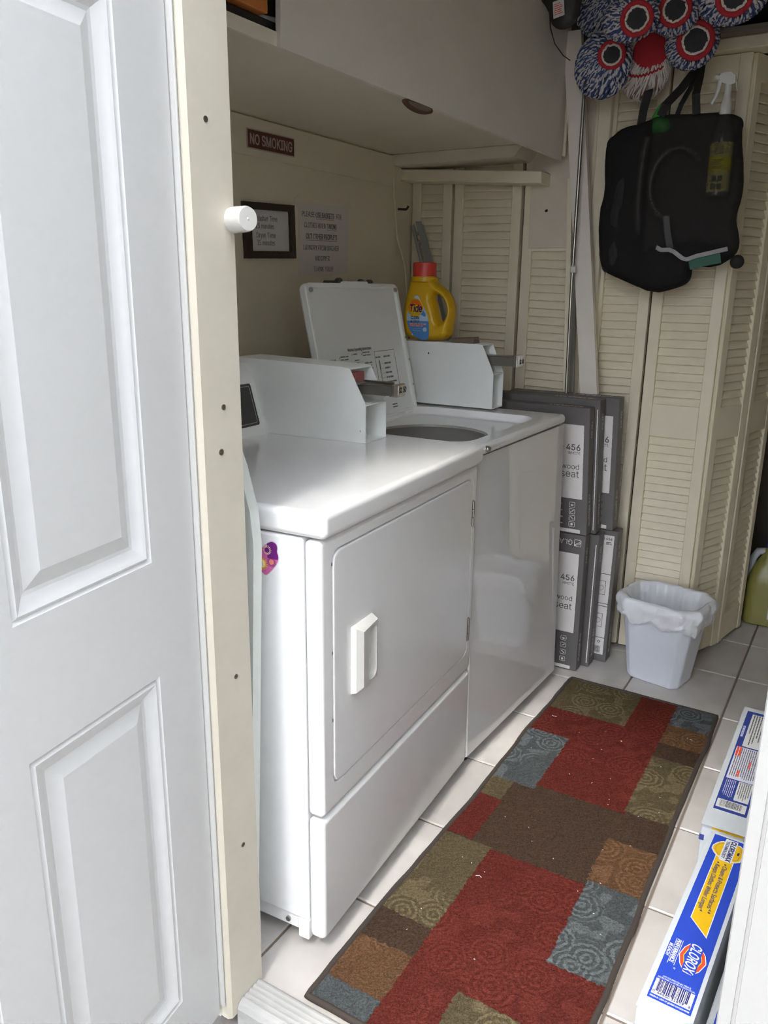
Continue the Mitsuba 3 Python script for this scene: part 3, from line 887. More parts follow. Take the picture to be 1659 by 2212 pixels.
# flat base
bv = bm.vertices.copy()
bv[:, 2] = np.maximum(bv[:, 2], 1.1115)
bm.vertices = bv
put('body', bm, M_TIDEY, tb, smooth=True)
put('neck', lathe([(.044, 1.297), (.0445, 1.311), (.041, 1.312), (.0405, 1.3135)], 36), M_TIDEY, tb, M=frame((-.533, oy, 0), (1, 0, 0), (0, 1, 0)))
capr = [np.stack([(.0385 - .0005 * (k % 2)) * np.cos(a), (.0385 - .0005 * (k % 2)) * np.sin(a), np.full(64, z)], 1) for k, z in ((0, 1.3135),)]
put('cap', lathe([(.0383, 1.3135), (.0378, 1.352), (.0365, 1.3555), (.033, 1.3565)], 48), M_TIDECAP, tb, M=frame((-.533, oy, 0), (1, 0, 0), (0, 1, 0)), smooth=40, label='red screw cap')
FT = Face((-.540, oy - .0342, 1.19), (1, 0, 0), (0, 0, 1))
lab = sg.Polygon(smoothpoly([(-.002, .066), (.008, .058), (.024, .028), (.040, .004), (.046, -.030), (.046, -.068), (.036, -.076), (.010, -.074), (-.018, -.058), (-.036, -.026), (-.038, .004), (-.030, .030), (-.014, .058)], 2))
put('label', FT.shape(lab, .0006), M_PALEBLUE, tb, smooth=False, label='oval blue and white label')
put('label_print', FT.shape(lab.intersection(sg.box(-.1, -.1, .1, -.016)), .0003, .0006), M_SKYBLUE, tb, smooth=False)
put('label_print', FT.shape(sg.Polygon([(.020, .022), (.034, .004), (.030, -.002), (.010, .006)]).intersection(lab), .0003, .0006), M_SKYBLUE, tb, smooth=False)
put('label_print', FT.shape(sg.Point(-.006, .026).buffer(.029).intersection(lab), .0003, .0007), M_YEL, tb, smooth=False)
put('label_print', FT.shape(sg.Point(-.006, .028).buffer(.0235).intersection(lab), .0003, .0010), M_ORANGE, tb, smooth=False)
put('label_print', FT.shape(sg.Point(-.005, .016).buffer(.018).intersection(lab), .0003, .0012), M_YEL, tb, smooth=False)
put('lettering', FT.text('Tide', -.027, .013, .0225, width=.046, bold=True, off=.0014, slant=.10), M_DARKBLUE, tb, smooth=False)
puts('lettering', [FT.text('CLEAN', -.006, -.0095, .0085, width=.030, align='c', bold=True, off=.0014), FT.text('& FRESH', -.006, -.0205, .0075, width=.030, align='c', off=.0014)], M_DARKBLUE, tb)
put('label_print', FT.lines(-.026, .036, -.034, -.022, 2, .7, 5, off=.001), M_PINK, tb, smooth=False, kind='stuff')
ovl = rrect(-.014, -.047, .022, -.039, .004)
puts('label_print', [FT.shape(ovl.difference(ovl.buffer(-.0008)), .0003, .001), FT.shape(sg.Point(.031, -.042).buffer(.007), .0003, .001), FT.shape(sg.box(-.018, -.062, -.013, -.056), .0003, .001)], M_PALEBLUE, tb)
cd = put('cardboard_scrap', hull([(-.425, 1.300, 1.1118), (-.335, 1.292, 1.1118), (-.335, 1.340, 1.1118), (-.425, 1.345, 1.1118), (-.425, 1.345, 1.124), (-.340, 1.340, 1.130), (-.336, 1.30, 1.126), (-.425, 1.305, 1.121)]), M_CARDDARK)
tag(cd, 'brown cardboard scrap lying behind the yellow detergent jug', 'cardboard')

# ------------------------------------------------------------------ on the left wall
s = thing('no_smoking_sign', 'small brown NO SMOKING sign with pale letters on the left wall', 'sign')
F1 = Face((XL + .0101, .808, 1.6455), (0, 1, .012), (0, 0, 1))
put('plate', F1.shape(sg.box(0, 0, .214, .052), .002), M_SIGNTXT, s, smooth=False)
put('face', F1.shape(sg.box(.003, .003, .211, .049), .0005, .002), M_SIGNRED, s, smooth=False)
put('lettering', F1.text('NO SMOKING', .107, .013, .026, width=.190, align='c', bold=True, off=.0025), M_SIGNTXT, s, smooth=False)

s = thing('framed_notice', 'black-framed notice of washer and dryer times on the left wall', 'picture frame')
Ft = Face((XL, .791, 1.353), (0, 1, .033), (0, -.033, 1))
fo = sg.box(0, 0, .229, .153)
bar = []
put('frame', Ft.shape(fo.difference(sg.box(.027, .021, .208, .134)), .014), M_FRAME, s, smooth=False)
put('sheet', Ft.shape(sg.box(.022, .018, .212, .138), .004), M_PAPER, s, smooth=False)
puts('lettering', [Ft.text('Washer Time', .055, .104, .0145, width=.100, off=.004), Ft.text('25 minutes', .055, .083, .0145, width=.083, off=.004), Ft.text('Dryer Time', .057, .058, .0145, width=.087, off=.004), Ft.text('35 minutes', .057, .037, .0145, width=.083, off=.004)], M_INKGREY, s)

s = thing('paper_notice', 'white paper asking to use baskets, taped to the left wall beside the black frame', 'notice')
Fp = Face((XL, 1.047, 1.309), (0, 1, .02), (0, 0, 1))
put('sheet', Fp.shape(sg.Polygon([(0, .004), (.15, 0), (.272, .008), (.281, .18), (.283, .222), (.14, .219), (.006, .222)]), .0012), M_PAPER2, s, smooth=False)
for q in ((-.012, .206), (.262, .205)):
    put('tape', Fp.shape(sa.rotate(rrect(q[0], q[1], q[0] + .034, q[1] + .030, .002), 35), .0004, .0012), M_SHELF, s, smooth=False)
reg, bld, und = [], [], []
rows = [(.178, [('PLEASE ', 0, .070), ('USE BASKETS', 1, .106), (' FOR', 0, .034)], .021), (.146, [('CLOTHES WHEN ', 0, .120), ('TAKING', 1, .060)], .032), (.113, [("OUT OTHER PEOPLE'S", 1, .176)], .040), (.079, [('LAUNDRY FROM WASHER', 0, .200)], .026), (.047, [('AND DRYER.', 0, .090)], .086), (.014, [('THANK YOU!!!', 0, .112)], .080)]
for v, segs, u0 in rows:
    for sgm, b, w in segs:
        st_ = sgm.strip()
        uu = u0 + (.006 if sgm.startswith(' ') else 0)
        m = Fp.text(st_, uu, v, .0155, width=w - .005, bold=bool(b), off=.0012)
        (bld if b else reg).append(m)
        if b:
            und.append(Fp.shape(sg.box(uu, v - .005, uu + w - .005, v - .0037), .0004, .0012))
        u0 += w + (.003 if b else .002)
puts('lettering', reg + bld, M_INKGREY, s)
puts('underline', und, M_INKGREY, s)

# two valve handles and a hose behind the washer lid
for y, r in ((1.186, .017), (1.318, .014), (1.372, .013)):
    v = put('valve_knob', cat(cyl((XL, y, 1.290), (XL + .05, y, 1.290), .008, 12), cyl((XL + .05, y, 1.290), (XL + .064, y, 1.290), r, 8)), M_DARKSTEEL)
    tag(v, {1.186: 'largest dark tap knob on the wall above the open washer lid', 1.318: 'middle dark tap knob on the wall above the open washer lid', 1.372: 'small dark tap knob nearest the red-capped jug'}[y], 'tap', 'tap knobs above the washer lid')
hs = put('black_hose', tube([(-.775, 1.43, 1.262), (-.765, 1.445, 1.275), (-.75, 1.462, 1.262), (-.742, 1.472, 1.22), (-.742, 1.476, 1.15), (-.745, 1.478, 1.05), (-.75, 1.48, .8), (-.75, 1.48, .3), (-.75, 1.48, .01)], .012, 12), M_BLACK)
tag(hs, 'black hose curving down behind the washer lid beside the yellow jug', 'hose')
# folded grey rack leaning in the corner
rk = thing('folding_rack', 'grey folded rack leaning in the corner above the red-capped jug', 'rack')
for dx in (0.0, .036):
    put('rail', tube([(-.787 + dx, 1.690 + dx * .2, 1.500), (-.640 + dx, 1.690 + dx * .2, 1.05)], .0075, 8), M_GREYPLASTIC, rk)
put('side_bar', cat(hull([(-.768 + a_, 1.678 + b_, 1.512) for a_ in (0, .022) for b_ in (0, .006)] + [(-.615 + a_, 1.678 + b_, 1.06) for a_ in (0, .022) for b_ in (0, .006)])), M_GREYPLASTIC, rk, smooth=False)
for z in (1.47, 1.44, 1.37, 1.29, 1.2, 1.1):
    x = -.787 + (1.5 - z) * .3267
    put('rung', cyl((x, 1.690, z), (x + .036, 1.697, z), .006, 8), M_GREYPLASTIC, rk)
wh = put('wall_hook', cat(cyl((XL, 1.655, 1.555), (XL + .03, 1.665, 1.553), .004, 8), cyl((XL + .03, 1.665, 1.553), (XL + .036, 1.67, 1.565), .004, 8)), M_BLACK)
tag(wh, 'tiny dark hook high in the corner of the left wall', 'hook')
wcd = put('wall_cable', tube([(XL + .012, 1.60, 1.72), (XL + .012, 1.605, 1.60), (XL + .014, 1.63, 1.45), (XL + .03, 1.66, 1.36), (XL + .035, 1.68, 1.2), (XL + .035, 1.68, .95)], .003, 6), M_CREAM)
tag(wcd, 'thin cream cord running down the corner of the left wall', 'cord')

# round white knob on the inner edge of the left jamb
kn = np.array([-0.0715, -0.112, 1.370])
kd = np.array([0.90, -0.16, 0.02])
kd /= np.linalg.norm(kd)
wk2 = key_for('knob', JL)
MK = trimesh.geometry.align_vectors([0, 0, 1], kd)
MK[:3, 3] = kn
put('cap', lathe([(.0178, .002), (.0182, .012), (.0178, .035), (.0162, .039), (.006, .0392), (.0022, .0388), (.0016, .0398), (.0005, .040)], 40), M_PLASTICW, wk2, M=MK, smooth=30)
put('stem', lathe([(.010, -.001), (.010, .003)], 24), M_PLASTICW, wk2, M=MK)

# pale board standing in the gap between jamb and dryer
bd = put('pale_board', prism(sg.Polygon([(-.62, .005), (-.128, .005), (-.1275, .16), (-.094, .845), (-.094, .86), (-.099, .915), (-.120, .990), (-.165, 1.10), (-.62, 1.12)]), 'y', -.062, -.040), M_STRIPBOARD, smooth=20)
tag(bd, 'pale board standing in the narrow gap between door jamb and dryer', 'board')

# ------------------------------------------------------------------ rug
rg = thing('rug', 'long patchwork rug of red, brown, olive and blue squares on the tile floor', 'rug')
rx0, rx1, ry0, ry1 = .028, .500, -.094, 1.400
nx, ny = 150, 440
gx, gy = np.meshgrid(np.linspace(0, 1, nx), np.linspace(0, 1, ny))
PX = rx0 + gx * (rx1 - rx0)
PY = ry0 + gy * (ry1 - ry0)
wavx = (meshkit.fbm(np.stack([PY * 5, PX * 0 + np.round(gx), PX * 0], -1), 3, 4) - .5) * .012
wavy = (meshkit.fbm(np.stack([PX * 6, PY * 0 + 3 + np.round(gy), PX * 0], -1), 3, 9) - .5) * .008
PX, PY = PX + wavx, PY + wavy
pile = meshkit.fbm(np.stack([PX * 260, PY * 260, PX * 0], -1), 2, 1)
lowf = meshkit.fbm(np.stack([PX * 7, PY * 5, PX * 0 + 5], -1), 2, 3)
PZ = .0065 + .0022 * pile + .003 * lowf
V = np.stack([PX, PY, PZ], -1).reshape(-1, 3)
idx = np.arange(nx * ny).reshape(ny, nx)
F = np.concatenate([np.stack([idx[:-1, :-1], idx[:-1, 1:], idx[1:, 1:]], -1).reshape(-1, 3), np.stack([idx[:-1, :-1], idx[1:, 1:], idx[1:, :-1]], -1).reshape(-1, 3)])
put('pile', trimesh.Trimesh(V, F, process=False), 'm_rug', rg, smooth=False)
edge = np.concatenate([V.reshape(ny, nx, 3)[0, ::4], V.reshape(ny, nx, 3)[::4, -1], V.reshape(ny, nx, 3)[-1, ::-4], V.reshape(ny, nx, 3)[::-4, 0]])
edge[:, 2] = .0066
keep = np.r_[True, np.linalg.norm(np.diff(edge, axis=0), axis=1) > .004]
put('binding', tube(edge[keep], .0064, 8, closed=True), M_BINDING, rg, smooth=60, label='dark brown binding')
lint = []
for _ in range(42):
    x, y = rng.uniform(.05, .48), rng.uniform(-.06, 1.36)
    aa, l = rng.uniform(0, 6.28), rng.choice([.003, .004, .006, .014], p=[.6, .25, .12, .03])
    lint.append(tube([(x, y, .0125), (x + l * .5 * math.cos(aa), y + l * .5 * math.sin(aa), .0132), (x + l * math.cos(aa + .5), y + l * math.sin(aa + .5), .0125)], .0005, 4))
put('lint', cat(*lint), M_LINER, rg, kind='stuff', smooth=False)

# ------------------------------------------------------------------ grey toilet-seat cartons behind the washer


def carton(x0, x1, y0, y1, z0, z1, tilt, label, style, M=None):
    c = thing('seat_carton', label, 'box', 'grey seat cartons')
    Mt = np.eye(4)
    # lean: shear in x with height
    Mt[0, 2] = tilt
    Mt[0, 3] = -tilt * z0
    put('body', cbox(x0, x1, y0, y1, z0, z1, .0015), M_BOXGREY, c, smooth=False, M=Mt)
    f = Face((x1, y0, z0), (1, 0, 0), (0, 0, 1), Mt)
    H = z1 - z0
    wh_, gr, ink = [], [], []
    if style == 'front' or style == 'upside':
        wh_.append(f.shape(sg.box(-.33, H * .285, -.018, H * .865)))
        ink += [f.text('40 456', -.028, H * .668, .019, align='r', bold=True, off=.0005), f.text('WHITE', -.028, H * .636, .009, align='r', off=.0005)]
        gr += [f.text('wood', -.031, H * .52, .017, align='r', off=.0005), f.text('seat', -.031, H * .455, .023, align='r', off=.0005)]
        for k in range(4):
            zc = H * (.235 - .053 * k)
            sq = rrect(-.061, zc - .009, -.041, zc + .009, .003)
            wh_.append(f.shape(sq.difference(sq.buffer(-.0014))))
            glyph = [sg.Point(-.051, zc).buffer(.0045).difference(sg.box(-.06, zc + .001, -.04, zc + .01)), sg.LineString([(-.056, zc - .004), (-.046, zc + .004)]).buffer(.0012), sg.LineString([(-.056, zc + .004), (-.046, zc - .004)]).buffer(.0012), sg.Point(-.051, zc).buffer(.0042)][k]
            wh_.append(f.shape(glyph))
            put('print', f.lines(-.115, -.080, zc - .003, zc + .003, 1, .6, k), M_BOXWHITE, c, smooth=False, kind='stuff')
        wh_.append(f.shape(sg.box(-.33, .004, -.022, .016)))
        puts('label', wh_, M_BOXWHITE, c)
        fu = Face((x1, y0, z1), (-1, 0, 0), (0, 0, -1), Mt)
        if style == 'upside':
            lg = rrect(.014, .016, .038, .040, .004)
            logo = [fu.shape(lg.difference(lg.buffer(-.0016))), fu.shape(sg.LineString([(.016, .020), (.026, .030), (.037, .034)]).buffer(.0009)), fu.shape(sg.LineString([(.015, .026), (.025, .034), (.036, .038)]).buffer(.0009)), fu.text('GLACIER BAY', .044, .020, .017)]
            puts('lettering', logo, M_BOXWHITE, c)
    elif style == 'plain':
        put('edge_tape', f.shape(sg.box(-.010, H * .03, -.007, H * .93), .0006), M_BOXWHITE, c, smooth=False)
    else:
        wh_.append(f.shape(sg.box(-.06, H * .055, -.012, H * .965)))
        puts('label', wh_, M_BOXWHITE, c)
        ink += [f.text('40 456', -.018, H * .93, .009, align='r', bold=True, off=.0005)]
        put('print', f.lines(-.038, -.018, H * .895, H * .92, 2, .5, 2, off=.0005), M_INKGREY, c, smooth=False, kind='stuff')
        for zz in (.675, .45, .43, .185):
            ink.append(f.shape(sg.box(-.06, H * zz, -.012, H * zz + .0022), .0004, .0005))
        for zz in (.52, .27):
            b = sg.box(-.06, H * zz, -.026, H * zz + .05)
            ink.append(f.shape(b.boundary.buffer(.0007), .0004, .0005))
            ink.append(f.shape(sg.LineString(smoothpoly([(-.055, H * zz + .015), (-.045, H * zz + .035), (-.03, H * zz + .03), (-.035, H * zz + .015)], 2)).buffer(.0006), .0004, .0005))
        put('barcode', f.bars(-.052, -.022, H * .065, H * .12, 5, .0005), M_INKGREY, c, smooth=False, kind='stuff')
        gr.append(f.shape(sg.Point(-.03, H * .155).buffer(.005).difference(sg.Point(-.03, H * .155).buffer(.003)), .0004, .0005))
    puts('lettering', ink + gr, M_INKGREY, c)
    # print on the narrow side and on top
    g = Face((x1, y0, z0), (0, 1, 0), (0, 0, 1), Mt)
    D = y1 - y0
    gs = Face((x1, y0 + D * .62, z0 + .03), (0, 0, 1), (0, -1, 0), Mt)
    side = [gs.text('GLACIER BAY', .0, .0, .012), Face((x1, y0 + D * .62, z1 - .12), (0, 0, 1), (0, -1, 0), Mt).text('640 456', .02, .0, .010)]
    tp_ = Face((x1, y0, z1), (-1, 0, 0), (0, -1, 0), Mt)
    side.append(tp_.text('GLACIER BAY', .03, -D * .62, D * .26))
    puts('lettering', side, M_SILVER, c)
    return c


carton(-.36, .024, 1.466, 1.512, .001, .492, -.006, 'grey seat carton standing on the tiles beside the washer, upside-down lettering at its top', 'upside')
carton(-.33, .050, 1.524, 1.580, .001, .484, .0, 'plain narrow grey carton on the floor between the two cartons with white labels', 'plain')
carton(-.29, .090, 1.592, 1.650, .001, .487, .010, 'lower rear grey seat carton with line drawings on its white label', 'back')
carton(-.36, .022, 1.466, 1.514, .494, .915, -.050, 'upper front grey seat carton, top edge level with the washer top', 'front')
carton(-.34, .036, 1.522, 1.578, .487, .936, -.045, 'narrow grey carton edge between the two upper cartons with white labels', 'plain')
carton(-.31, .074, 1.590, 1.648, .489, .938, -.035, 'upper rear grey seat carton nearest the louvered door', 'front')

# ------------------------------------------------------------------ leaning board and rods by the closet post
lp = put('leaning_board', hull([(x, y, z) for (x0, x1, z) in ((-.245, -.187, 2.06), (-.088, -.030, .939)) for x in (x0, x1) for y in ((1.632, 1.654) if z < 1.5 else (1.672, 1.694))]), M_BOARD)
tag(lp, 'long white board leaning beside the chrome rod at the closet doors', 'board')
labels[lp]['label'] = 'long white board leaning on the closet post behind the chrome rod'
rd = thing('curtain_rod', 'thin chrome rod standing in front of the leaning white board', 'rod')
put('rod', tube([(-.1455, 1.62, 1.93), (-.134, 1.600, 1.262), (-.126, 1.600, .940)], .0055, 12), M_STEEL, rd)
put('clip', cbox(-.142, -.124, 1.592, 1.610, 1.33, 1.352, .003), M_PLASTICW, rd, smooth=False)
for x, ml, lb_ in ((-.155, M_STEEL, 'grey metal strip standing left of the chrome rod'), (-.176, M_LOUVER_FR, 'cream wooden strip standing left of the grey metal strip')):
    k = put('metal_strip' if ml is M_STEEL else 'wooden_strip', hull([(x + .02 + a_, 1.655 + b_, .94) for a_ in (0, .016) for b_ in (0, .008)] + [(x - .028 + a_, 1.690 + b_, 1.63) for a_ in (0, .016) for b_ in (0, .008)]), ml, smooth=False)
    tag(k, lb_, 'strip')

# ------------------------------------------------------------------ trash can with liner
tc = thing('trash_can', 'light grey plastic waste basket with white liner in front of the louvered doors', 'trash can')
TM = rotz(-.19, (.275, 1.590, 0))


def oct_ring(hx, hy, c, z, n=96):
    P = sg.Polygon([(-hx + c, -hy), (hx - c, -hy), (hx, -hy + c), (hx, hy - c), (hx - c, hy), (-hx + c, hy), (-hx, hy - c), (-hx, -hy + c)]).buffer(-.008).buffer(.008)
    return np.column_stack([ring_pts(P, n), np.full(n, z)])


body = loft([oct_ring(.088, .068, .020, .0012), oct_ring(.092, .072, .022, .006), oct_ring(.125, .100, .034, .285), oct_ring(.123, .098, .034, .287), oct_ring(.088, .068, .022, .012)], (True, True))
put('body', body, M_CAN, tc, M=TM, smooth=35)
rings = []
nR = 160
th_ = np.linspace(0, 1, nR, endpoint=False)


def liner_ring(hx, hy, c, z, amp, zamp, seed):
    q = oct_ring(hx, hy, c, z, nR)
    nz = meshkit.fbm(np.stack([np.cos(th_ * 2 * math.pi) * 5 + seed, np.sin(th_ * 2 * math.pi) * 5, np.full(nR, z * 22)], 1), 3, 2) - .5
    n2 = meshkit.noise(np.stack([np.cos(th_ * 2 * math.pi) * 16, np.sin(th_ * 2 * math.pi) * 16, np.full(nR, z * 14 + seed)], 1), 4) - .5
    q[:, :2] *= (1 + amp * (nz + .5 * n2))[:, None]
    q[:, 2] += zamp * nz
    return q


for hx, hy, c, z, am, za, sd in ((.128, .103, .036, .218, .07, .05, 0), (.136, .111, .040, .222, .10, .05, .1), (.140, .115, .042, .236, .09, .04, .3), (.138, .113, .042, .248, .11, .03, .6), (.145, .119, .046, .262, .09, .02, .9), (.148, .122, .048, .278, .07, .012, 1.2), (.144, .118, .048, .292, .06, .010, 1.5), (.134, .109, .046, .299, .05, .008, 1.8), (.122, .097, .042, .294, .05, .006, 2.1), (.114, .088, .038, .262, .09, .006, 2.5), (.107, .083, .034, .20, .10, .01, 3.0), (.098, .074, .03, .13, .10, .01, 3.5), (.084, .062, .026, .05, .06, .01, 4.0), (.076, .056, .02, .022, .04, .002, 4.4)):
    rings.append(liner_ring(hx, hy, c, z, am, za, sd))
put('liner', loft(rings, (False, True)), M_LINER, tc, M=TM, smooth=50, label='wrinkled white plastic liner')

# ------------------------------------------------------------------ bleach cartons on the right
B1 = rotz(-.0463, (.602, -.076, 0))
b1 = thing('bleach_carton', 'long white and blue bleach carton with yellow banner lying nearest the doorway', 'box', 'bleach cartons')
put('body', cbox(0, .074, 0, .458, .001, .2985, .002), M_BLEACHWHITE, b1, smooth=False, M=B1)
put('flap', cat(hull([(-.0005, -.002, .2985), (.075, -.002, .2985), (.0745, .459, .2985), (-.0005, .459, .2985), (-.0005, -.001, .3), (.075, -.001, .3), (.0745, .459, .3), (-.0005, .459, .3)]), cbox(0.004, .072, -.004, -.0002, .12, .285, .001)), M_BLEACHWHITE, b1, smooth=False, M=B1)
# local face: U runs toward the viewer (letters read from far to near), V to the right
Q = Face((0, .458, .3001), (0, -1, 0), (1, 0, 0), B1)


def ql(l, w):
    return (.458 - l, w)


def qpoly(pts):
    return sg.Polygon([ql(*p) for p in pts])


put('label', Q.shape(qpoly([(.453, .008), (.453, .069), (.021, .069), (.021, .008)]), .0004), M_BLUE, b1, smooth=False, label='blue label')
yl = qpoly([(.395, .0235), (.388, .0525), (.183, .053), (.213, .0235)])
put('banner', Q.shape(yl.buffer(.0014, join_style=2), .0003, .0004), M_INKWHITE, b1, smooth=False)
put('banner', Q.shape(yl, .0003, .0007), M_YEL, b1, smooth=False, label='yellow banner')
puts('lettering', [Q.text('• Cleans & Protects Surfaces**', ql(.375, 0)[0], .0395, .0075, width=.138, bold=False, off=.001, slant=.2), Q.text('• Keeps Clothes Whiter Longer*', ql(.375, 0)[0], .0275, .0075, width=.140, bold=False, off=.001, slant=.2)], M_DARKBLUE, b1)
sh = sg.Polygon(smoothpoly([ql(.412, .009), ql(.436, .020), ql(.442, .036), ql(.441, .062), ql(.414, .066), ql(.387, .062), ql(.386, .036), ql(.392, .020)], 1))
put('shield', Q.shape(sh, .0003, .001), M_INKWHITE, b1, smooth=False)
put('shield', Q.shape(sh.buffer(-.0022), .0003, .0013), M_YEL, b1, smooth=False)
put('shield', Q.shape(sh.buffer(-.0052).difference(sh.buffer(-.006)), .0003, .0016), M_CARD, b1, smooth=False)
put('shield', Q.shape(qpoly([(.447, .030), (.447, .049), (.382, .049), (.382, .030)]).buffer(.001), .0003, .0017), M_INKWHITE, b1, smooth=False)
puts('lettering', [Q.text('CLOROMAX', ql(.446, 0)[0], .0395, .0085, width=.063, bold=True, off=.002, slant=.15), Q.text('TECHNOLOGY', ql(.441, 0)[0], .0315, .0055, width=.052, off=.002, slant=.1), Q.text('WITH', ql(.418, 0)[0], .0545, .003, width=.008, bold=True, off=.0017)], M_DARKBLUE, b1)
hx = sg.Polygon([ql(.155, .036), ql(.158, .050), ql(.142, .062), ql(.126, .0665), ql(.106, .061), ql(.093, .052), ql(.094, .040), ql(.108, .031), ql(.125, .0265), ql(.143, .030)])
put('logo', Q.shape(hx, .0003, .0005), M_INKWHITE, b1, smooth=False)
put('logo', Q.shape(hx.buffer(-.0013, join_style=2), .0003, .0008), M_RED, b1, smooth=False)
put('logo', Q.shape(hx.buffer(-.0060, join_style=2), .0003, .0011), M_YEL, b1, smooth=False)
put('logo', Q.shape(hx.buffer(-.0072, join_style=2), .0003, .0014), M_BLUE, b1, smooth=False)
clx = Q.text('CLOROX', ql(.1575, 0)[0], .0395, .0148, width=.0605, bold=True, off=.0017, slant=.25)
put('logo', Q.shape(qpoly([(.1595, .037), (.1635, .0565), (.0915, .0565), (.0965, .037)]), .0003, .0016), M_BLUE, b1, smooth=False)
puts('lettering', [clx, Q.text('PERFORMANCE', ql(.154, 0)[0], .0175, .0062, width=.052, bold=True, off=.0004, slant=.15), Q.text('BLEACH', ql(.140, 0)[0], .0095, .005, width=.027, bold=True, off=.0004, slant=.15), Q.shape(qpoly([(.155, .0253), (.155, .0261), (.098, .0261), (.098, .0253)]), .0003, .0004), Q.shape(qpoly([(.155, .0157), (.155, .0164), (.098, .0164), (.098, .0157)]), .0003, .0004), Q.shape(sg.Point(ql(.0925, .028)).buffer(.0015).difference(sg.Point(ql(.0925, .028)).buffer(.001)), .0003, .0004)], M_INKWHITE, b1)
put('barcode_panel', Q.shape(qpoly([(.061, .011), (.061, .066), (.030, .066), (.030, .011)]), .0003, .0004), M_INKWHITE, b1, smooth=False)
QB = Face((0, 0, .3001), (1, 0, 0), (0, 1, 0), B1)
put('barcode', QB.bars(.0155, .0610, .037, .0605, 11, .0008), M_DARKBLUE, b1, smooth=False, kind='stuff')
puts('lettering', [QB.text('0', .0125, .0335, .004, off=.0007), QB.text('44600 31859', .019, .0322, .0042, width=.037, off=.0007), QB.text('2', .0625, .0325, .004, off=.0007)], M_DARKBLUE, b1)
puts('lettering', [QB.text('Made in USA of global components', .011, .0243, .0031, width=.055, bold=True, off=.0004), QB.text('NOT FOR INDIVIDUAL RESALE', .018, .0675, .0027, width=.040, off=.0004), QB.text('NO ES PARA LA REVENTA INDIVIDUAL', .012, .0632, .0027, width=.053, off=.0004)], M_INKWHITE, b1)
puts('lettering', [Face((0, -.004, 0), (1, 0, 0), (0, 0, 1), B1).text('NOT FOR', .044, .270, .0045, width=.018), Face((0, -.004, 0), (1, 0, 0), (0, 0, 1), B1).text('NO ES PARA', .038, .262, .0045, width=.026)], M_INKGREY, b1)

B2 = rotz(-.0078, (.600, .431, 0))
b2 = thing('bleach_carton', 'white bleach carton with blue-bordered instruction label behind the yellow-banner carton', 'box', 'bleach cartons')
put('body', cbox(0, .078, 0, .530, .001, .2785, .002), M_BLEACHWHITE, b2, smooth=False, M=B2)
put('flap', hull([(-.0005, -.006, .2792), (.079, -.004, .2792), (.0785, .531, .2785), (-.0005, .531, .2785), (-.0005, -.006, .2806), (.079, -.004, .2806), (.0785, .531, .28), (-.0005, .531, .28)]), M_BLEACHWHITE, b2, smooth=False, M=B2)
R2 = Face((0, .53, .2801), (0, -1, 0), (1, 0, 0), B2)


def rp(l0, l1, w0, w1):
    return sg.box(.53 - l1, w0, .53 - l0, w1)


put('label', R2.shape(rp(.057, .511, .010, .072), .0004, .0004), M_NAVY, b2, smooth=False, label='navy border label')
puts('label', [R2.shape(rp(.332, .498, .023, .068), .0003, .0008), R2.shape(rp(.105, .18, .040, .068), .0003, .0008), R2.shape(rp(.0665, .097, .0125, .0675), .0003, .0008)], M_INKWHITE, b2)
put('label', R2.shape(rp(.183, .326, .0135, .068), .0003, .0008), M_LAVENDER, b2, smooth=False)
put('print', cat(R2.lines(.53 - .495, .53 - .335, .026, .066, 7, .4, 21, .5, .0011), R2.lines(.53 - .322, .53 - .186, .016, .066, 12, .42, 22, .15, .0011), R2.lines(.53 - .178, .53 - .11, .042, .066, 6, .4, 23, .4, .0011), Face((0, 0, .2801), (1, 0, 0), (0, 1, 0), B2).bars(.018, .060, .072, .094, 14, .0012)), M_INKGREY, b2, smooth=False, kind='stuff')
put('print', cat(R2.lines(.53 - .324, .53 - .28, .0145, .026, 2, .75, 24, .1, .0014), R2.lines(.53 - .27, .53 - .24, .048, .052, 1, .8, 25, .1, .0014), R2.lines(.53 - .22, .53 - .195, .030, .036, 1, .8, 26, .1, .0014)), M_RED, b2, smooth=False, kind='stuff')
put('lettering', R2.text('USE INSTRUCTIONS', .53 - .43, .0125, .005, width=.055, off=.0008), M_LAVENDER, b2, smooth=False)
put('print', cat(R2.lines(.53 - .178, .53 - .11, .015, .036, 6, .3, 27, .2, .0008)), M_LAVENDER, b2, smooth=False, kind='stuff')
E2 = Face((0, 0, 0), (1, 0, 0), (0, 0, 1), B2)
put('print', E2.shape(sg.box(-.002, .240, .007, .2525), .0005, .0003), M_NAVY, b2, smooth=False)
wvp = [(.019, .277)] + [(.019 + .007 * k, .2705 + .0015 * (k % 2)) for k in range(9)] + [(.075, .277)]
put('print', E2.shape(sg.Polygon(wvp), .0005, .0003), M_YEL, b2, smooth=False)

B3 = rotz(-.05, (.688, -.045, 0))
b3 = thing('bleach_carton', 'bleach carton mostly hidden behind the right door casing', 'box', 'bleach cartons')
put('body', cbox(0, .078, 0, .440, .001, .255, .002), M_BLEACHWHITE, b3, smooth=False, M=B3)
R3 = Face((0, 0, .2551), (1, 0, 0), (0, 1, 0), B3)
put('label', R3.shape(sg.box(.009, .02, .07, .42), .0004), M_BLUE, b3, smooth=False, label='blue label')
R3b = Face((0, .44, .2555), (0, -1, 0), (1, 0, 0), B3)
put('print', R3b.lines(.20, .40, .016, .026, 2, .5, 33, .2), M_INKWHITE, b3, smooth=False, kind='stuff')

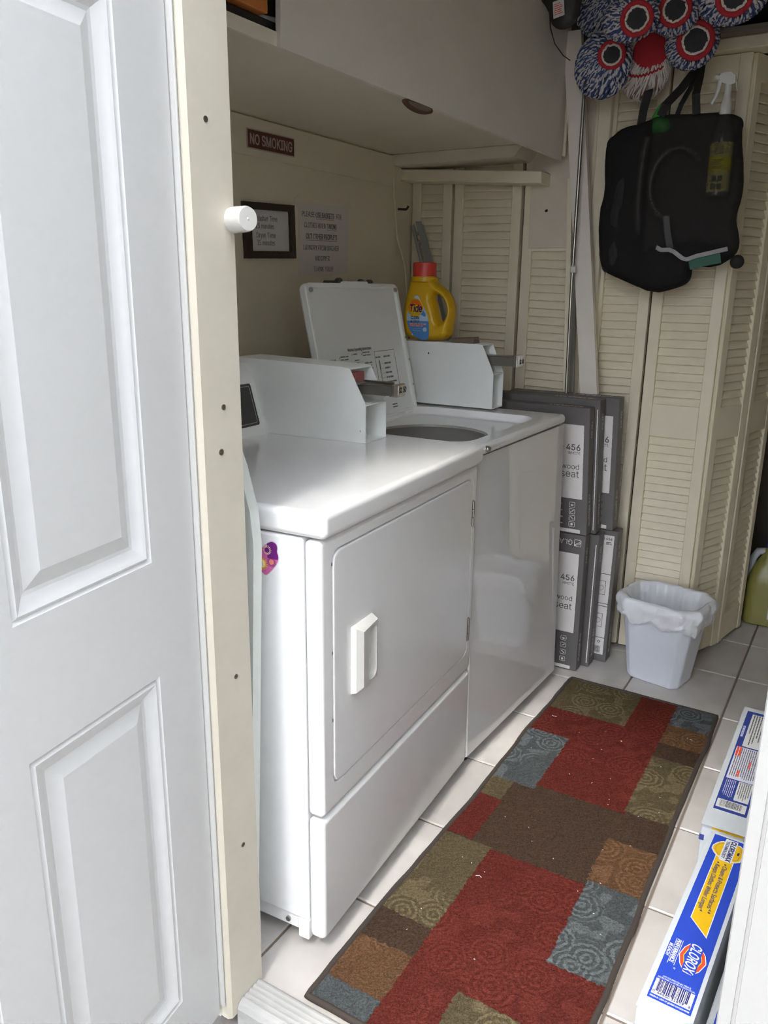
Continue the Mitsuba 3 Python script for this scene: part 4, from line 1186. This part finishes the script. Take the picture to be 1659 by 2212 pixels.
# ------------------------------------------------------------------ cleaner jug and orange box at the back right
jg = thing('cleaner_jug', 'large translucent jug of yellow-green cleaner standing beyond the folded louvered doors', 'jug')
JM = frame((.515, 2.30, 0), (1, 0, 0), (0, 1, 0))
jr = [np.column_stack([ring_pts(rrect(-w, -d, w, d, r), 80), np.full(80, z)]) for w, d, r, z in ((.062, .050, .03, .001), (.070, .058, .035, .006), (.072, .060, .036, .03), (.0715, .0595, .036, .036), (.072, .060, .036, .042), (.0715, .0595, .036, .048), (.072, .060, .036, .054), (.072, .060, .036, .155), (.068, .056, .036, .195), (.055, .046, .034, .235), (.036, .033, .03, .27), (.022, .022, .02, .30), (.019, .019, .018, .315))]
put('body', loft(jr), M_BLEACHJUG, jg, M=JM, smooth=40)
put('handle', tube([(-.020, 0, .295), (-.045, 0, .290), (-.060, 0, .262), (-.066, 0, .225), (-.067, 0, .190), (-.060, 0, .165)], [.014, .015, .014, .013, .012, .010], 12), M_JUGHANDLE, jg, M=JM)
put('cap', lathe([(.021, .313), (.021, .337), (.018, .340)], 24), M_NAVY, jg, M=JM)
FJ = Face((.0225, 2.2397, .03), (1, 0, 0), (0, 0, 1))
put('label', Face((.515, 2.2395, .05), (1, 0, 0), (0, 0, 1)).shape(rrect(.022, -.015, .06, .07, .004), .0006), M_PAPER, jg, smooth=False)
ob = put('orange_box', rbox(.50, .64, 2.50, 2.60, .001, .43, .004), M_ORANGECARD)
tag(ob, 'dim orange box at the back of the right closet behind the cleaner jug', 'box')
gb = put('grey_box', rbox(.46, .75, 2.64, 2.84, .001, .20, .004), M_BOXGREY)
tag(gb, 'dark grey box on the closet floor behind the orange box', 'box')

# ------------------------------------------------------------------ black mesh bag
bg = thing('mesh_bag', 'black mesh tote bag hanging on the louvered doors, seen below the yarn mops', 'bag')
bo = [(-.061, 1.713), (-.050, 1.728), (-.017, 1.755), (.044, 1.764), (.103, 1.783), (.19, 1.776), (.272, 1.774), (.318, 1.760), (.333, 1.742), (.328, 1.715), (.350, 1.60), (.352, 1.54), (.340, 1.485), (.352, 1.45), (.362, 1.41), (.352, 1.378), (.300, 1.345), (.232, 1.352), (.236, 1.335), (.232, 1.303), (.195, 1.285), (.128, 1.268), (.040, 1.303), (-.043, 1.337), (-.058, 1.40), (-.066, 1.512), (-.052, 1.58), (-.060, 1.64)]
fo_, bk_ = pillow(smoothpoly(bo, 1), .072, .008, 5, .03, 1.0, .5, .32)
MB = frame((0, 1.615, 0), (1, 0, 0), (0, 1, 0))
put('back_panel', bk_, M_BAGIN, bg, M=MB, smooth=True)
put('front_mesh', fo_, 'm_bag_mesh', bg, M=MB, smooth=True, label='see-through black mesh front')
lt = sg.Polygon(bo).intersection(sg.box(-.2, 1.2, .075, 1.80))
lf, _ = pillow(np.array(lt.exterior.coords)[:-1], .055, .010, 8, .03, 1.0, .5, .4)
put('dark_contents', lf, M_BAG, bg, M=frame((0, 1.622, 0), (1, 0, 0), (0, 1, 0)), smooth=True)
lt2 = sg.Polygon(smoothpoly([(.07, 1.40), (.20, 1.425), (.33, 1.41), (.345, 1.38), (.30, 1.352), (.235, 1.355), (.225, 1.305), (.128, 1.275), (.06, 1.30)], 1))
lf2, _ = pillow(np.array(lt2.exterior.coords)[:-1], .045, .010, 9, .03, 1.0, .5, .4)
put('dark_contents', lf2, M_BAG, bg, M=frame((0, 1.615, 0), (1, 0, 0), (0, 1, 0)), smooth=True)
put('corner_pouch', trimesh.creation.icosphere(2, .020), M_BAG, bg, M=frame((.362, 1.595, 1.362), (1, 0, 0), (0, 1, 0)))


def strap(pts, w, th=.003):
    """flat strap along pts in the x-z plane"""
    p = np.asarray(pts, float)
    t_ = np.gradient(p, axis=0)
    t_ /= np.linalg.norm(t_, axis=1, keepdims=True)
    s_ = np.cross(t_, [0, -1.0, 0])
    s_ /= np.linalg.norm(s_, axis=1, keepdims=True)
    n_ = np.cross(s_, t_)
    return loft([np.array([q + s * w / 2 + n * th / 2, q - s * w / 2 + n * th / 2, q - s * w / 2 - n * th / 2, q + s * w / 2 - n * th / 2]) for q, s, n in zip(p, s_, n_)])


put('handle', strap([(.105, 1.580, 1.772), (.118, 1.575, 1.80), (.145, 1.640, 1.855), (.178, 1.692, 1.925)], .025), M_BAG, bg, smooth=20)
put('handle', strap([(.206, 1.580, 1.768), (.200, 1.575, 1.82), (.190, 1.650, 1.88), (.183, 1.692, 1.930)], .022), M_BAG, bg, smooth=20)
put('handle', strap([(.135, 1.635, 1.768), (.147, 1.640, 1.81), (.160, 1.68, 1.86), (.182, 1.694, 1.928)], .014), M_BAG, bg, smooth=20)
put('handle', strap([(.044, 1.600, 1.752), (.050, 1.595, 1.80), (.061, 1.592, 1.845), (.060, 1.60, 1.850)], .024), M_BAG, bg, smooth=20)
put('grey_strip', strap([(.133, 1.5605, 1.405), (.150, 1.556, 1.396), (.175, 1.552, 1.396), (.190, 1.550, 1.390), (.215, 1.552, 1.372), (.228, 1.553, 1.368), (.255, 1.555, 1.378), (.29, 1.558, 1.386), (.335, 1.575, 1.398)], .012, .002), M_STRAP, bg, smooth=20)
put('green_cloth', strap([(.235, 1.563, 1.352), (.27, 1.562, 1.362), (.32, 1.570, 1.372)], .028, .002), M_TEAL, bg, smooth=20)
hr = []
hz = [np.array((.085 + .02 * math.cos(q) * 1.2, 1.580, 1.58 + .16 * math.sin(q))) for q in np.linspace(2.1, 4.2, 60)]
hzr = [.011 + .0012 * (i % 2) for i in range(60)]
put('ribbed_hose', tube(hz, hzr, 10), M_DARKSTEEL, bg, smooth=False)
hz2 = [np.array((.165 + .075 * math.cos(q), 1.590, 1.585 + .10 * math.sin(q))) for q in np.linspace(.6, 4.6, 70)]
put('ribbed_hose', tube(hz2, [.010 + .001 * (i % 2) for i in range(70)], 10), M_DARKSTEEL, bg, smooth=False)
put('glove', strap([(.150, 1.580, 1.495), (.160, 1.580, 1.44), (.172, 1.582, 1.40)], .018, .004), M_STRAP, bg)

bh = put('bag_hook', cat(cyl((.182, 1.7148, 1.965), (.182, 1.690, 1.955), .003, 8), cyl((.182, 1.690, 1.955), (.182, 1.688, 1.925), .003, 8)), M_STEEL)
tag(bh, 'small metal hook on the closet header holding the black bag handles', 'hook')
sb = thing('spray_bottle', 'spray bottle with white trigger and yellow label inside the black mesh bag', 'bottle')
SM = frame((.281, 1.612, 1.545), (1, 0, 0), (0, 1, 0))
tilt = np.eye(4)
tilt[0, 2] = -.01
SM = SM @ tilt
put('body', lathe([(.028, 0), (.031, .004), (.031, .15), (.028, .175), (.018, .205), (.014, .215), (.014, .225)], 32), M_BOTTLE, sb, M=SM, smooth=40)
put('label', lathe([(.0312, .012), (.0315, .0125), (.0315, .145), (.0312, .1455)], 40), M_SPRAYLBL, sb, M=SM)
put('label_band', lathe([(.0316, .068), (.0318, .069), (.0318, .105), (.0316, .106)], 40), M_SPRAYYEL, sb, M=SM)
pc = [(-.016, .018, .022, .036), (-.016, .018, .045, .060), (.004, .020, .022, .036), (.004, .020, .045, .060)]
FB = Face((0, -.0322, 0), (1, 0, 0), (0, 0, 1), SM)
put('label_print', cat(*[FB.shape(sg.box(-.015, v0, -.001, v0 + .015), .0006) for v0 in (.018, .040)], *[FB.shape(sg.box(.002, v0, .015, v0 + .015), .0006) for v0 in (.018, .040)], FB.lines(-.014, .014, .112, .138, 5, .4, 3), FB.lines(-.015, .015, .072, .100, 5, .35, 4)), M_INKGREY, sb, smooth=False, kind='stuff')
put('neck', lathe([(.0165, .220), (.0175, .224), (.0155, .250), (.012, .258), (.009, .275), (.0085, .30)], 28), M_PLASTICW, sb, M=SM, label='white trigger neck')
hd = hull([(x, y, z) for x, z in ((-.026, .318), (-.020, .330), (.006, .330), (.018, .318), (.020, .300), (.006, .296), (-.018, .306)) for y in (-.008, .008)])
put('trigger_head', cat(hd, cyl((-.036, 0, .322), (-.020, 0, .320), .0085, 16), cyl((.004, 0, .296), (.004, 0, .26), .006, 10)), M_PLASTICW, sb, M=SM, smooth=30)
put('trigger', tube([(-.022, 0, .312), (-.025, 0, .292), (-.030, 0, .272), (-.040, 0, .252)], [.0065, .006, .0055, .0045], 10), M_PLASTICW, sb, M=SM)
put('trigger_guard', tube([(.014, 0, .318), (.021, 0, .300), (.026, 0, .280)], .002, 6), M_PLASTICW, sb, M=SM)
gl = put('green_glove', pillow(smoothpoly([(.055, 1.735), (.062, 1.765), (.072, 1.790), (.088, 1.815), (.100, 1.822), (.106, 1.80), (.115, 1.775), (.13, 1.735)], 1), .012, .005, 3)[0], M_GREEN, M=frame((0, 1.628, 0), (1, 0, 0), (0, 1, 0)), smooth=True)
tag(gl, 'bright green glove tip poking out of the top of the black mesh bag', 'glove')

# ------------------------------------------------------------------ yarn mops
def mop(ring, blob, rad, rr, label, seed, white=False, ring_on=True, yn=1.52, cord=False):
    r_ = np.random.default_rng(seed)
    k = thing('yarn_mop', label, 'mop', 'yarn mop heads')
    ring, blob, rad = np.array(ring), np.array(blob), np.array(rad)
    sc_ = (yn - CAM[1]) / (my - CAM[1])  # farther back means larger
    dx_, dz_ = (ring[0] - blob[0]) / rad[0], (ring[2] - blob[2]) / rad[2]
    ring[1] = blob[1] - rad[1] * math.sqrt(max(.1, 1 - dx_ * dx_ - dz_ * dz_))
    kk = (ring[1] - CAM[1]) / (blob[1] - CAM[1])
    ring[0], ring[2] = CAM[0] + (ring[0] - CAM[0]) * kk, CAM[2] + (ring[2] - CAM[2]) * kk
    blob, ring, rad, rr = CAM + (blob - CAM) * sc_, CAM + (ring - CAM) * sc_, rad * sc_, rr * sc_
    ax = ring - blob
    ax = ax / np.linalg.norm(ax)
    core = trimesh.creation.icosphere(3, 1.0)
    core.apply_scale(rad * .90)
    core.apply_translation(blob)
    put('core', core, M_YARNCREAM if white else M_YARNBLUE, k, smooth=True)
    if cord:
        put('hanging_cord', cyl(blob + np.array([0, 0, rad[2] * .8]), (blob[0], blob[1], ZC - .001), .003, 8), M_YARNDARK, k)
    A = np.cross(ax, (0, 0, 1.0))
    A /= np.linalg.norm(A)
    Bv = np.cross(ax, A)
    fn_ = (ring - blob) / rad ** 2
    fn_ = .5 * fn_ / np.linalg.norm(fn_) + .5 * np.array((.25, -.92, -.1))
    fn_ /= np.linalg.norm(fn_)
    A2 = np.cross(fn_, (0, 0, 1.0))
    A2 /= np.linalg.norm(A2)
    B2_ = np.cross(fn_, A2)
    # front pole on the ellipsoid in direction ax
    def surf(d):
        return blob + d / math.sqrt(((d / rad) ** 2).sum())
    pole = surf(ax)
    V, F, C = [], [], []
    n = 1250 if not white else 1000
    gold = math.pi * (3 - math.sqrt(5))
    for i in range(n):
        ct = 1 - (i + .5) / n * 1.75
        th = math.acos(max(-1, min(1, ct)))
        ph = i * gold + r_.normal() * .05
        d = math.cos(th) * ax + math.sin(th) * (math.cos(ph) * A + math.sin(ph) * Bv)
        p = surf(d)
        if ring_on and th < 1.5 and np.linalg.norm((p - pole) - fn_ * ((p - pole) @ fn_)) < rr * (.98 if not white else 1.02):
            continue
        nn = d / rad ** 2
        nn /= np.linalg.norm(nn)
        # strands run outward from the ring, drooping
        e = (math.cos(th + .05) * ax + math.sin(th + .05) * (math.cos(ph) * A + math.sin(ph) * Bv)) - d
        tdir = e - nn * (e @ nn)
        tdir /= np.linalg.norm(tdir) + 1e-9
        tdir = tdir + r_.normal(size=3) * .18 + np.array([0, 0, -.25])
        tdir = tdir - nn * (tdir @ nn) * .8
        tdir /= np.linalg.norm(tdir)
        sd = np.cross(nn, tdir)
        sd /= np.linalg.norm(sd)
        ln_ = (.011 if not white else .017) * r_.uniform(.8, 1.3)
        wd = (.0031 if not white else .0026) * r_.uniform(.8, 1.2)
        p = p + nn * .0005
        base = len(V)
        rows = [(-1, .45, 0.0), (-.4, 1, .0022), (.4, 1, .0022), (1, .35, .0008)]
        cc = np.array((.62, .57, .53)) if white else (np.array((.50, .48, .49)) if i % 2 else np.array((.058, .082, .19)))
        if white and r_.random() < .3:
            cc = cc * .85
        cc = cc * r_.uniform(.85, 1.1)
        for tt, ww, hh in rows:
            c0 = p + tdir * ln_ * tt + nn * hh
            for aa_ in range(5):
                q = 2 * math.pi * aa_ / 5
                V.append(c0 + sd * wd * ww * math.cos(q) + nn * wd * ww * math.sin(q))
                C.append(cc)
        for rI in range(3):
            for aa_ in range(5):
                b2_ = (aa_ + 1) % 5
                F += [[base + rI * 5 + aa_, base + rI * 5 + b2_, base + rI * 5 + 5 + b2_], [base + rI * 5 + aa_, base + rI * 5 + 5 + b2_, base + rI * 5 + 5 + aa_]]
    m = trimesh.Trimesh(np.array(V), np.array(F), process=False)
    put('yarn', m, 'm_yarn', k, smooth=True, color=np.array(C), kind='stuff')
    if ring_on:
        a_ = np.linspace(0, 2 * math.pi, 40, endpoint=False)

        def circ(rad_, off):
            return pole + (off + .004 - .2 * rad_ * rad_ / .05) * fn_ + rad_ * (np.cos(a_)[:, None] * A2 + np.sin(a_)[:, None] * B2_)
        if white:
            put('red_disc', loft([circ(rr * 1.04, .001), circ(rr * .98, .005), circ(rr * .5, .0065)], (False, True)), M_YARNRED, k, smooth=True, label='red round centre')
        else:
            put('red_ring', tube(circ(rr * .86, .001), .0066 * rr / .042, 10, closed=True), M_YARNRED, k, smooth=True, label='red ring')
            put('white_ring', tube(circ(rr * .66, .001) + np.random.default_rng(seed).normal(size=(40, 3)) * .0012, .0035, 6, closed=True), M_YARNWHITE, k, smooth=False)
            put('dark_centre', loft([circ(rr * .66, .0015), circ(rr * .3, .001)], (False, True)), M_YARNDARK, k, smooth=True)
    return k


my = 1.56
mop((-.048, my - .085, 1.948), (-.073, my, 1.923), (.080, .046, .088), .040, 'blue and white yarn mop lowest at the left, beside the leaning board', 1, yn=1.55)
mop((.018, my - .085, 2.033), (-.002, my, 2.036), (.076, .046, .056), .046, 'blue and white yarn mop with red ring directly above the white one', 2, yn=1.37, cord=True)
mop((-.06, my - .05, 2.10), (-.086, my + .01, 2.076), (.078, .046, .076), .03, 'ringless blue and white yarn bundle at the upper left of the mops', 3, ring_on=False, yn=1.64, cord=True)
mop((.122, my - .085, 2.042), (.122, my, 2.036), (.066, .046, .056), .045, 'blue and white yarn mop in the middle of the top row', 4, yn=1.462, cord=True)
mop((.187, my - .085, 1.956), (.178, my, 1.954), (.068, .046, .068), .050, 'blue and white yarn mop hanging just above the bag handles, right of the white one', 5, yn=1.55)
mop((.278, my - .085, 2.050), (.274, my, 2.046), (.084, .046, .060), .048, 'blue and white yarn mop at the upper right of the mops', 6, yn=1.37, cord=True)
WMY = 1.64
wm = mop((.064, my - .085, 1.944), (.052, my, 1.918), (.073, .048, .102), .046, 'white yarn mop with a red round centre among blue and white mops', 7, white=True, yn=WMY)
sq = []
for i in range(42):
    q = i / 41
    x = -.008 + q * .120
    dx = (x - .052) / .073
    z0_ = 1.890 - .020 * math.sin(q * math.pi)
    dz = (z0_ - 1.918) / .102
    yy = my - .048 * math.sqrt(max(.02, 1 - dx * dx - dz * dz)) - .0065
    pq = np.array((x, yy, z0_ + .003 * math.sin(i * 1.9)))
    sq.append(CAM + (pq - CAM) * ((WMY - CAM[1]) / (my - CAM[1])))
put('red_chain', tube(sq, .0028, 6), M_YARNRED, wm, smooth=True, label='red crocheted chain')

# things stored above the closets
dbg = put('black_duffel', pillow(smoothpoly([(.24, 2.008), (.24, 2.14), (.34, 2.22), (.62, 2.24), (.85, 2.2), (.86, 2.008)], 1), .13, .02, 4, .02)[0], M_BAG, M=frame((0, 1.82, 0), (1, 0, 0), (0, 1, 0)), smooth=True)
tag(dbg, 'black bag on the closet top at the upper right corner', 'bag')
pk = thing('black_pouch', 'black pouch with a white tag hanging left of the yarn mops', 'pouch')
fo_, bk_ = pillow(smoothpoly([(-.265, 2.11), (-.225, 2.075), (-.212, 2.03), (-.190, 2.012), (-.165, 2.008), (-.140, 2.018), (-.128, 2.04), (-.118, 2.10), (-.11, 2.25), (-.27, 2.25)], 1), .03, .008, 6, .01)
put('front', fo_, M_BLACK, pk, M=frame((0, 1.475, 0), (1, 0, 0), (0, 1, 0)), smooth=True)
put('back', bk_, M_BLACK, pk, M=frame((0, 1.475, 0), (1, 0, 0), (0, 1, 0)), smooth=True)
ft = Face((-.190, 1.437, 2.030), (1, -.05, .18), (-.12, 0, 1))
put('tag', ft.shape(sg.box(0, 0, .034, .044), .0008), M_PAPER, pk, smooth=False, label='white tag')
put('tag_print', ft.lines(.004, .030, .006, .038, 6, .4, 3, .3, .0008), M_RED, pk, smooth=False, kind='stuff')
cr = put('thin_cord', tube([(-.236, 1.515, 2.10), (-.226, 1.51, 2.03), (-.209, 1.51, 1.985), (-.180, 1.51, 1.95), (-.165, 1.53, 1.940)], .0016, 6), M_BLACK)
tag(cr, 'thin dark cord sagging below the black pouch toward the yarn mops', 'cord')
